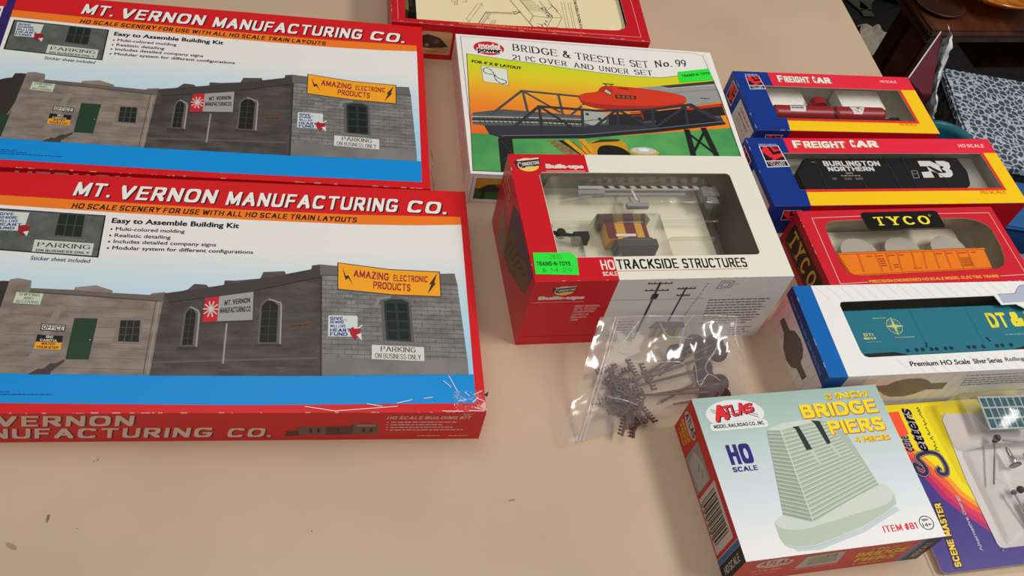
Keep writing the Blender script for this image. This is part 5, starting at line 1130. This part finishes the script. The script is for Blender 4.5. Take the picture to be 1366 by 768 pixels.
for k, (d, e, r) in enumerate(poles):
    d, e = Vector(d), Vector(e)
    o = thing('telegraph_pole', 'brown plastic telegraph pole with round base in the clear zip bag', 'model pole', tuple(d-Vector((0,0,d.z-1))), 0, 'telegraph poles in the bag')
    base = d-Vector((0,0,d.z-1)); ax = (e-d).normalized(); rd = random.Random(k+3)
    tilt = (ax*.55+Vector((rd.uniform(-.2,.2),rd.uniform(-.35,-.1),.75))).normalized()
    h = max(1.4, abs(math.sqrt(max(0, 1-tilt.z**2)))*r*.9)
    c0 = Vector((d.x, d.y, max(d.z, h+.9))) - base
    g = MB(); g.cyl(tuple(c0-tilt*.5), tuple(c0+tilt*.5), r, BR2, seg=28); g.cyl(tuple(c0+tilt*.5), tuple(c0+tilt*1.3), 2.2, BR2, seg=14); g.build('base', o)
    g = MB(); g.cyl(tuple(c0), tuple(e-base), 1.15, BR1, r1_=.8, seg=10); g.build('shaft', o)
def crossarm():
    g = MB(); g.box(-8,-.75,-.6,8,.75,.6,BR1)
    for k in range(6):
        x = -7+k*2.8; g.box(x-.5,.7,-.55,x+.5,2.9,.55,BR1); g.cyl((x,2.7,0),(x,3.6,0),.85,BR1,seg=8)
    g.box(-1,-1.6,-.6,1,-.7,.6,BR1); return g
proto = crossarm().build('pole_crossarm')
tag(proto, 'little brown toothed pole crossarm in heap at the left end of clear zip bag', 'model part', 'crossarms in the bag')
rd = random.Random(12)
slots = [(84.6,419,40),(92,420,-60),(103,428,-55),(113,427,-58),(118.5,421,-62)]
for k in range(44):
    o = proto if k == 0 else proto.copy()
    if k: C.objects.link(o)
    lay = k % 8
    if k < len(slots): x, y, a = slots[k]; z = 9
    else:
        t_, s_ = rd.uniform(0,1), rd.gauss(0,.42); s_ = max(-1, min(1, s_))
        x = 92+24*t_+11*s_; y = 416-36*t_+13*s_+3; a = rd.choice((-55,-70,-40,20,35,-20,80,5))+rd.uniform(-14,14); z = 1.6+lay*1.5
    o.location = (x*MM, y*MM, z*MM); o.rotation_euler = (radians(rd.uniform(-10,10)), radians(rd.uniform(-12,12)), radians(a))

# ---------------------------------------------------------------- blister card with solar panel and lamps
rJ = thing('blister_pack', 'purple and yellow carded blister pack holding a model solar panel', 'blister pack', (345.9,336.2,0), radians(22.8))
class Flat(Art):
    def __init__(s, z): super().__init__(1, 1, 1, (0,0,0)); s.tf = lambda p: p; s.planes['c'] = lambda u, v, e: (u, v, z+e)
A = Flat(4.0); VIO = ink(66,56,136,.3); CY = ink(240,224,26,.32)
cardout = rrect(0,0,136,134.4,3)
A.prism(cardout, 3.2, 4.0, ink(220,218,214)); A.poly('c', cardout, VIO, 1)
A.poly('c', [(0,95),(8,82),(20.8,69.7),(26.9,53.9),(36.3,42.9),(50.7,27.6),(58,22),(58,134.4),(0,134.4)], ink(176,36,110,.32), 2)
A.poly('c', [(0,101),(12,87),(25,70),(31,56),(42,42),(52,32.6),(58,28),(58,134.4),(0,134.4)], ink(214,52,90,.32), 3)
A.poly('c', [(0,106),(16,90),(30.1,68.7),(38,54),(46,44.6),(58,35.4),(58,134.4),(0,134.4)], ink(236,96,58,.32), 4)
A.poly('c', [(0,110),(20,92),(37.4,67.9),(41.7,56),(50,47),(58,41.4),(58,134.4),(0,134.4)], ink(246,160,44,.32), 5)
A.poly('c', [(0,114),(24,94),(41.4,68),(45.8,57.6),(52.6,50),(58,46),(58,122),(136,122),(136,134.4),(0,134.4)], CY, 6)
A.poly('c', [(46.6,129.6),(44.9,124),(46.5,100),(48.8,66),(53.4,60),(58,57),(58,122),(136,122),(136,131),(50,131)], ink(226,204,20,.32), 7)
A.poly('c', [(57.4,118),(58.6,121.6),(62,123.2),(96,122),(134,121.4),(134,12.6),(58,12.8),(54.6,13.6),(53.3,17),(53.1,67)], ink(206,200,198,.45), 8)
A.line('c', [(53.3,17),(53.1,67),(57.4,118),(62,123.2)], .4, ink(60,50,60), 9)
# lettering on the card runs up the left side
def up(txt, x0, x1, y0, y1, mt, st, l, **k): A.text('c', txt, (x1,y0), (x1,y1), (x0,y0), mt, style=st, l=l, **k)
ink_s, rim = ink(40,30,64), ink(206,196,206)
Sc = spline([(24.6,90.6),(20.6,87.2),(23.4,78.4),(21.6,75.2),(18.4,76),(15.6,83),(16.6,85.6)],6)
bigS = spline([(20.6,80),(16.4,83.4),(15.6,77.6),(19.6,74.2),(24,76.8),(23.2,83),(21,88),(25.6,91),(34,91.6),(40,88.4),(41.8,80),(39.6,73.8),(34.6,73.4),(33.2,76.4),(35.6,78.2)],7)
A.line('c', bigS, 4.6, ink_s, 10); A.line('c', bigS, 3.6, rim, 11); A.line('c', bigS, 3.0, ink_s, 12)
for w, x0, x1, y0, y1 in (('cene', 14.6, 21.4, 93.5, 107.5), ('etters', 25, 33.6, 92.6, 130.6)):
    for b_, mt, l in ((.10, ink_s, 10), (.06, rim, 12), (.02, ink_s, 14)):
        up(w, x0-(.10-.06)*0, x1, y0, y1, mt, 'font', l, bold=b_, shear=.25)
rd = random.Random(2); y = 92
while y < 129:
    e = y+rd.uniform(1.2,3); A.line('c', [(41.4+rd.uniform(-.9,.9),y),(40+rd.uniform(-.9,.9),(y+e)/2),(41.6+rd.uniform(-.9,.9),e)], .7, ink(80,70,40), 10); y = e+rd.choice((.3,.5,1.4))
up('Alternative Energy', 37, 40.6, 12.4, 56, ink(196,190,206), 'font', 10, bold=.03)
A.poly('c', [(11,2.8),(17.6,2.8),(23.6,52),(17,52)], ink(40,30,60), 10)
for a, b, w in ((3.4,23.4,'SCENE'),(26,51,'MASTER')):
    q = lambda y: (y-3.4)*.122
    A.text('c', w, (16.9+q(a),a), (16.9+q(b),b), (11.6+q(a),a), ink(244,206,60), style='black', l=12)
card = A.build('printed_card', rJ)
A = Flat(4.2); A.poly('c', [(12.8,127.8),(22.7,128),(22.7,108.2),(13.2,106)], ink(250,84,44,.6), 10)
A.build('price_sticker', rJ)
shell = film('blister_shell', .03, .12, base=.04, bump=.2, scale=35)
g = MB()
o1 = rrect(-4,-4,138,135,4); o2 = rrect(-2.6,-2.6,137,134.8,3.4); n = len(o1)
g.mesh([(x,y,.4) for x,y in o1]+[(x,y,4.6) for x,y in o2]+[(x*.985+1,y*.985+.9,5.0) for x,y in o2], [(k,(k+1)%n,n+(k+1)%n,n+k) for k in range(n)]+[(n+k,n+(k+1)%n,2*n+(k+1)%n,2*n+k) for k in range(n)], shell, True)
g.build('outer_shell', rJ)
g = MB()
def dome(g, pr0, z0, pr1, z1):
    n = len(pr0); cx = sum(p[0] for p in pr1)/n; cy = sum(p[1] for p in pr1)/n
    r2 = [((x-cx)*.97+cx, (y-cy)*.97+cy) for x, y in pr1]
    g.mesh([(x,y,z0) for x,y in pr0]+[(x,y,z1-1.2) for x,y in pr1]+[(x,y,z1) for x,y in r2], [(k,(k+1)%n,n+(k+1)%n,n+k) for k in range(n)]+[(n+k,n+(k+1)%n,2*n+(k+1)%n,2*n+k) for k in range(n)]+[tuple(range(2*n,3*n))], shell, True)
dome(g, rrect(58,90,134,131,4), 4.6, rrect(64,95,133,130,4), 25)
dome(g, rrect(60,12,134,90,4), 4.6, rrect(74,20,133,88,5), 19)
for a, b in (((60.4,131.4,22),(78,94,23)),((78,94,23),(82,90,19)),((66.5,61,18),(74.5,51.4,19)),((74.5,51.4,19),(82,44,19)),((60.4,33,6),(61,18.8,8)),((62,19,9),(54.5,10.5,5))): g.cyl(a, b, .45, shell, seg=6)
g.build('blister_dome', rJ)
def j_thing(name, label, cat, x, y, z, group=None):
    a = radians(22.8); o = thing(name, label, cat, (345.9+x*cos(a)-y*sin(a), 336.2+x*sin(a)+y*cos(a), z), a, group)
    return o, (lambda p, x=x, y=y, z=z: (p[0]-x, p[1]-y, p[2]-z))
sp, tf = j_thing('solar_panel', 'blue green model solar panel grid in the purple and yellow blister pack', 'model solar panel', 112, 113, 17)
g = MB(tf); FR = ink(168,184,188,.3); CE = mottle('solar_cell', (34,72,84), (52,96,104), 200, .2)
g.prism([(82.7,99.6),(129,97.6),(131.4,126.6),(86,128.6)], 17.6, 18.8, FR); g.build('frame', sp)
g = MB(tf)
for j in range(3):
    for i in range(7):
        x = 84.2+i*6.15+.5*(2-j)*0+j*.0; y0 = 100.8-i*.25+j*9.2; sx = .11
        a0 = x+(y0-100)*sx; a1 = x+(y0+7.8-100)*sx
        g.mesh([(a0,y0,18.9),(a0+5.0,y0-.2,18.9),(a1+5.0,y0+7.6,18.9),(a1,y0+7.8,18.9)], [(0,1,2,3)], CE)
g.build('cells', sp)
g = MB(tf); g.cyl((112,112,17.6),(112,112,7),1.6,FR); g.build('post', sp)
def lamp(label, ball, ball2, tip):
    o, tf = j_thing('lamp_post', label, 'model lamp', ball[0], ball[1], 6)
    KB_ = ink(26,26,30,.3)
    g = MB(tf); g.lathe([(2.7*sin(pi*k/8), -2.7*cos(pi*k/8)) for k in range(9)], KB_, 16) if False else None
    def sph(c, r):
        prof = [(max(r*sin(pi*k/8),.01), c[2]-r*cos(pi*k/8)) for k in range(9)]; g.lathe(prof, KB_, 16, c[0], c[1])
    sph(ball, 2.9); g.build('lamp_head', o); g = MB(tf)
    prof = [(max(2.1*sin(pi*k/8),.01), ball2[2]-2.1*cos(pi*k/8)) for k in range(9)]; g.lathe(prof, ink(60,60,66,.3), 16, ball2[0], ball2[1]); g.build('mounting_cap', o)
    g = MB(tf); g.cyl(ball2, tip, .75, ink(132,134,138,.3,.5,.3)); g.build('post', o)
lamp('black model lamp lying below the solar panel in the blister pack', (90.8,95.2,12), (87.6,93,12), (70,59.3,10))
lamp('black model lamp nearest the bottom edge of the blister pack', (88,52.2,12), (81.4,50.6,12), (86,16,9))
cr, tf = j_thing('arm_bracket', 'grey rod lying beside the upper lamp in the blister pack', 'model part', 105, 91.6, 10)
g = MB(tf); g.cyl((95,93,12),(130,87.5,12),.9,ink(140,142,146,.3)); g.cyl((108,80,11),(130,78.6,11),1.5,ink(150,152,156,.3)); g.build('rods', cr)
vf, tf = j_thing('turbine_stand', 'small chrome model stand lying below the solar panel', 'model part', 95, 80, 10)
g = MB(tf); d0, d1 = Vector((94.4,87.4,12)), Vector((94.6,72.4,12)); CHR = ink(190,190,194,.15,.5,.9)
for (a, ra), (b, rb) in zip([(0,.5),(.12,1),(.2,1.6),(.55,1.9),(.8,2.6),(.92,2.2)], [(.12,1),(.2,1.6),(.55,1.9),(.8,2.6),(.92,2.2),(1,4.4)]): g.cyl(tuple(d0.lerp(d1,a)), tuple(d0.lerp(d1,b)), ra, CHR, r1_=rb, seg=14)
g.build('body', vf); g = MB(tf); g.cyl((94.6,72.4,12),(94.6,71.2,12),4.6,ink(40,40,44,.3),seg=18); g.build('foot', vf)
gt2, tf = j_thing('battery_cabinet', 'clear grey box part at the right edge of blister pack', 'model part', 98, 35, 8)
g = MB(tf); g.box(88,16,8,112,44,16,ink(150,160,170,.2)); g.build('cabinet', gt2, bevel=1.5)

# ---------------------------------------------------------------- what stands beyond the table's right edge
wood = mottle('dark_red_wood', (52,26,16), (88,46,28), 5, .35, .05, 6, stretch=(9,1.2,9))
wood2 = mottle('dark_wood', (34,20,14), (58,34,24), 6, .4, .05, 6, stretch=(9,1.2,9))
# low bench that carries the boxes and wraps
BZ = -250
cloth = mottle('dark_cloth', (22,22,26), (40,38,42), 60, .95, .3)
bn = thing('low_bench', 'low bench under dark cloth beyond the right edge of the tan table', 'bench', (560,830,FLOOR), TA)
g = MB(); g.box(-130,-420,BZ-24-FLOOR,430,300,BZ-FLOOR,cloth); g.build('seat', bn, bevel=6)
for x, y in ((-110,-400),(410,-400),(-110,280),(410,280)):
    g = MB(); g.box(x-16,y-16,0,x+16,y+16,BZ-24-FLOOR,wood2); g.build('leg', bn)
# patterned box
pm_ = bpy.data.materials.new('floral_fabric'); pm_.use_nodes = True; nt = pm_.node_tree; p = nt.nodes['Principled BSDF']
tc_ = nt.nodes.new('ShaderNodeTexCoord'); vo = nt.nodes.new('ShaderNodeTexVoronoi'); vo.feature = 'DISTANCE_TO_EDGE'; vo.inputs['Scale'].default_value = 118; vo.inputs['Randomness'].default_value = .9
nz = nt.nodes.new('ShaderNodeTexNoise'); nz.inputs['Scale'].default_value = 150; mx = nt.nodes.new('ShaderNodeVectorMath'); mx.operation = 'MULTIPLY_ADD'; mx.inputs[1].default_value = (.006,.006,.006)
nt.links.new(tc_.outputs['Object'], nz.inputs['Vector']); nt.links.new(nz.outputs['Color'], mx.inputs[0]); nt.links.new(tc_.outputs['Object'], mx.inputs[2]); nt.links.new(mx.outputs[0], vo.inputs['Vector'])
cr = nt.nodes.new('ShaderNodeValToRGB'); cr.color_ramp.elements.new(.5); nt.links.new(vo.outputs['Distance'], cr.inputs[0])
for e, (q, c__) in zip(cr.color_ramp.elements, [(0.0,(196,206,214)),(.07,(150,160,172)),(.15,(58,66,86))]): e.position = q; e.color = L3(c__)
nt.links.new(cr.outputs[0], p.inputs['Base Color']); p.inputs['Roughness'].default_value = .7
dark_side = mottle('speckled_dark_cloth', (22,22,22), (78,78,74), 160, .8)
px_ = thing('patterned_box', 'flat fabric box with grey and white floral lid beyond the freight car boxes', 'box', (469,1150,BZ), radians(10.5))
g = MB(); g.box(3,-175,0,257,-3,105,dark_side); g.build('body', px_, bevel=3)
g = MB(); g.box(0,-178,105.2,260,0,118,pm_); g.build('lid', px_, bevel=2.5)
# end table of dark wood
et = thing('end_table', 'dark red wooden end table holding an amber glass dish, top right', 'table', (414,1105,FLOOR), radians(25.2))
h = -60-FLOOR
g = MB(); g.box(0,0,h-10,620,440,h,wood); g.build('tabletop', et, bevel=3)
g = MB(); g.box(7,7,h-26,613,433,h-10.2,wood); g.build('top_moulding', et, bevel=4)
for x, y in ((20,20),(560,20),(330,380)):
    g = MB(); g.box(x,y,0,x+40,y+40,h-26.2,wood); g.build('leg', et, bevel=4)
g = MB(); g.box(230,110,h-158,558,376,h-142,wood); g.build('lower_shelf', et, bevel=3)
def lump(name, label, cat, loc, rx, ry, rz, mt, amp, sc, seed, rot=0, group=None, nu=48, nv=24):
    o = thing(name, label, cat, loc, rot)
    g = MB(); off = Vector((seed*9.1, seed*3.3, seed))
    def q(a, b):
        t, f_ = 2*pi*a, pi*(b-.5); cz = lambda v, e: math.copysign(abs(v)**e, v)
        p = Vector((rx*cz(cos(t),.7)*cz(cos(f_),.7), ry*cz(sin(t),.7)*cz(cos(f_),.7), rz*(1+cz(sin(f_),.8))))
        n = noise.noise(p*sc+off)*amp+noise.noise(p*sc*2.7+off)*amp*.5
        d = Vector((p.x, p.y, p.z-rz)); d = d.normalized() if d.length > 1e-4 else Vector((0,0,1))
        p = p+d*n; p.z = max(p.z, 0); return tuple(p)
    g.grid(q, nu, nv, mt); g.build('body', o); return o
lump('dark_bag', 'dark grey bag lying on the lower shelf of the wooden end table', 'bag', (414+400*.905-240*.426, 1105+400*.426+240*.905, -60-142+.4), 150, 100, 40, mottle('dark_bag_cloth', (26,27,28), (52,52,54), 14, .5), 14, .012, 4, radians(25))
gl = bpy.data.materials.new('amber_glass'); gl.use_nodes = True; p = gl.node_tree.nodes['Principled BSDF']
p.inputs['Base Color'].default_value = L3((244,150,24)); p.inputs['Roughness'].default_value = .06; p.inputs['Transmission Weight'].default_value = .55; p.inputs['Coat Weight'].default_value = .6
ad = thing('glass_dish', 'amber glass dish on the dark wooden end table', 'dish', (488,1246,-60))
g = MB(); g.lathe([(.1,0),(34,0),(36,3),(40,6),(62,12),(78,20),(87,28),(88,30),(86,30.5),(76,23),(60,15.5),(38,10),(.1,9)], gl, 48); g.build('bowl', ad)
g = MB()
for k in range(18):
    t = 2*pi*k/18; g.cyl((44*cos(t),44*sin(t),8),(84*cos(t),84*sin(t),27.5),2.4,gl,seg=8)
g.build('ribs', ad)
wp = thing('wooden_saucer', 'small round dark wooden saucer on the corner of the end table', 'saucer', (424,1172,-60))
g = MB(); g.lathe([(.1,0),(30,0),(36,5),(37,7),(35,7.4),(29,4),(.1,3.4)], wood2, 40); g.build('plate', wp)
# maroon package in clear crinkled wrap
mk_ = thing('wrapped_package', 'shiny maroon package in crinkled silver wrap behind the smaller freight box', 'package', (395,1000,BZ))
g = MB(); pr = [(368,966),(414,1078),(416,1066),(404,1004),(396,950),(384,945)]; MAR = ink(92,30,44,.12,.6)
g.prism([(x-395,y-1000) for x, y in pr], 0, 208, MAR); g.build('box', mk_, bevel=1)
fo = ink(236,240,246,.14,.8,.2)
g = MB(); sh_ = Vector((5.5,2.2,9.1)); path = spline([(417,1082,212),(420,1062,214),(408,1010,208),(400,962,206),(401,940,200)], 10)
def ff(a, b):
    i = a*(len(path)-1); k = min(int(i), len(path)-2); p = Vector(path[k]).lerp(Vector(path[k+1]), i-k)
    p = Vector((p.x-395+10*b+5*sin(a*23)*b, p.y-1000+4*sin(a*31+2)*b, p.z+6*(1-b)-40*b*b))
    n = noise.noise_vector(p*.07+sh_)*7+noise.noise_vector(p*.2+sh_)*3; p = p+n*(.35+.65*b); p.x = max(p.x, -14); return tuple(p)
g.grid(ff, 60, 14, fo); g.build('foil_frill', mk_)
g = MB(); g.tube([(368.5-395,966-1000,209),(414-395,1078-1000,209)], .9, fo); g.build('foil_edge', mk_)
tl = ink(30,96,110,.35)
te = thing('teal_canister', 'teal round canister between the wrapped package and the patterned box', 'canister', (424,898,BZ))
g = MB(); g.lathe([(.1,0),(34,0),(36,4),(36,176),(37.5,180),(38.5,186),(37,189),(33,188),(31,180),(31,10),(.1,8)], tl, 40); g.build('body', te)
bb = thing('blue_box', 'blue box with white edging in front of the patterned box', 'box', (545,900,BZ), radians(11))
g = MB(); g.box(0,0,0,110,78,92,ink(30,74,128,.5)); g.build('body', bb, bevel=2)
g = MB(); g.box(-2,-2,92.2,112,80,98,ink(40,92,150,.5)); g.build('lid', bb, bevel=2)
for k in range(6):
    g = MB(); g.cyl((12+k*17,66,98),(12+k*17,66,99.6),3.4+1.2*(k % 2),ink(214,218,220,.5),seg=10); g.build('white_button', bb)
lump('plastic_bag', 'pale grey blue plastic bag right of the red window box', 'bag', (575,830,BZ), 60, 62, 44, mottle('pale_blue_plastic', (120,136,168), (168,180,200), 16, .25), 12, .03, 7, .3)
# on the floor past the table
cl = thing('white_cloth', 'crumpled off white cloth on the floor past the table edge', 'cloth', (708,2105,FLOOR))
g = MB(); off = Vector((2,4,6))
def cq(a, b):
    x, y = (a-.5)*130, (b-.5)*112; p = Vector((x,y,0)); n = abs(noise.noise(p*.02+off))*52+abs(noise.noise(p*.05+off))*22
    return (x+8*noise.noise(p*.03+off*2), y+10*noise.noise(p*.03-off), 3+n)
g.grid(cq, 40, 40, ink(176,166,150,.9)); g.build('fabric', cl)
db = lump('duffel_bag', 'black bag with a grey strap on the floor past the table', 'bag', (735,2400,FLOOR), 150, 110, 75, ink(14,14,15,.8), 18, .008, 9)
g = MB()
for a, b in (((-70,-80,6),(-74,-160,6)),((-74,-160,6),(-128,-110,6)),((-74,-160,6),(-64,-182,6)),((-50,-80,70),(-70,-118,6))):
    d = (Vector(b)-Vector(a)).normalized(); n_ = Vector((-d.y,d.x,0)).normalized()*15
    A_, B_ = Vector(a), Vector(b); g.mesh([tuple(A_-n_),tuple(A_+n_),tuple(B_+n_),tuple(B_-n_),tuple(A_-n_+Vector((0,0,3))),tuple(A_+n_+Vector((0,0,3))),tuple(B_+n_+Vector((0,0,3))),tuple(B_-n_+Vector((0,0,3)))],[(3,2,1,0),(4,5,6,7),(0,1,5,4),(1,2,6,5),(2,3,7,6),(3,0,4,7)], ink(74,74,72,.7))
g.build('strap', db)
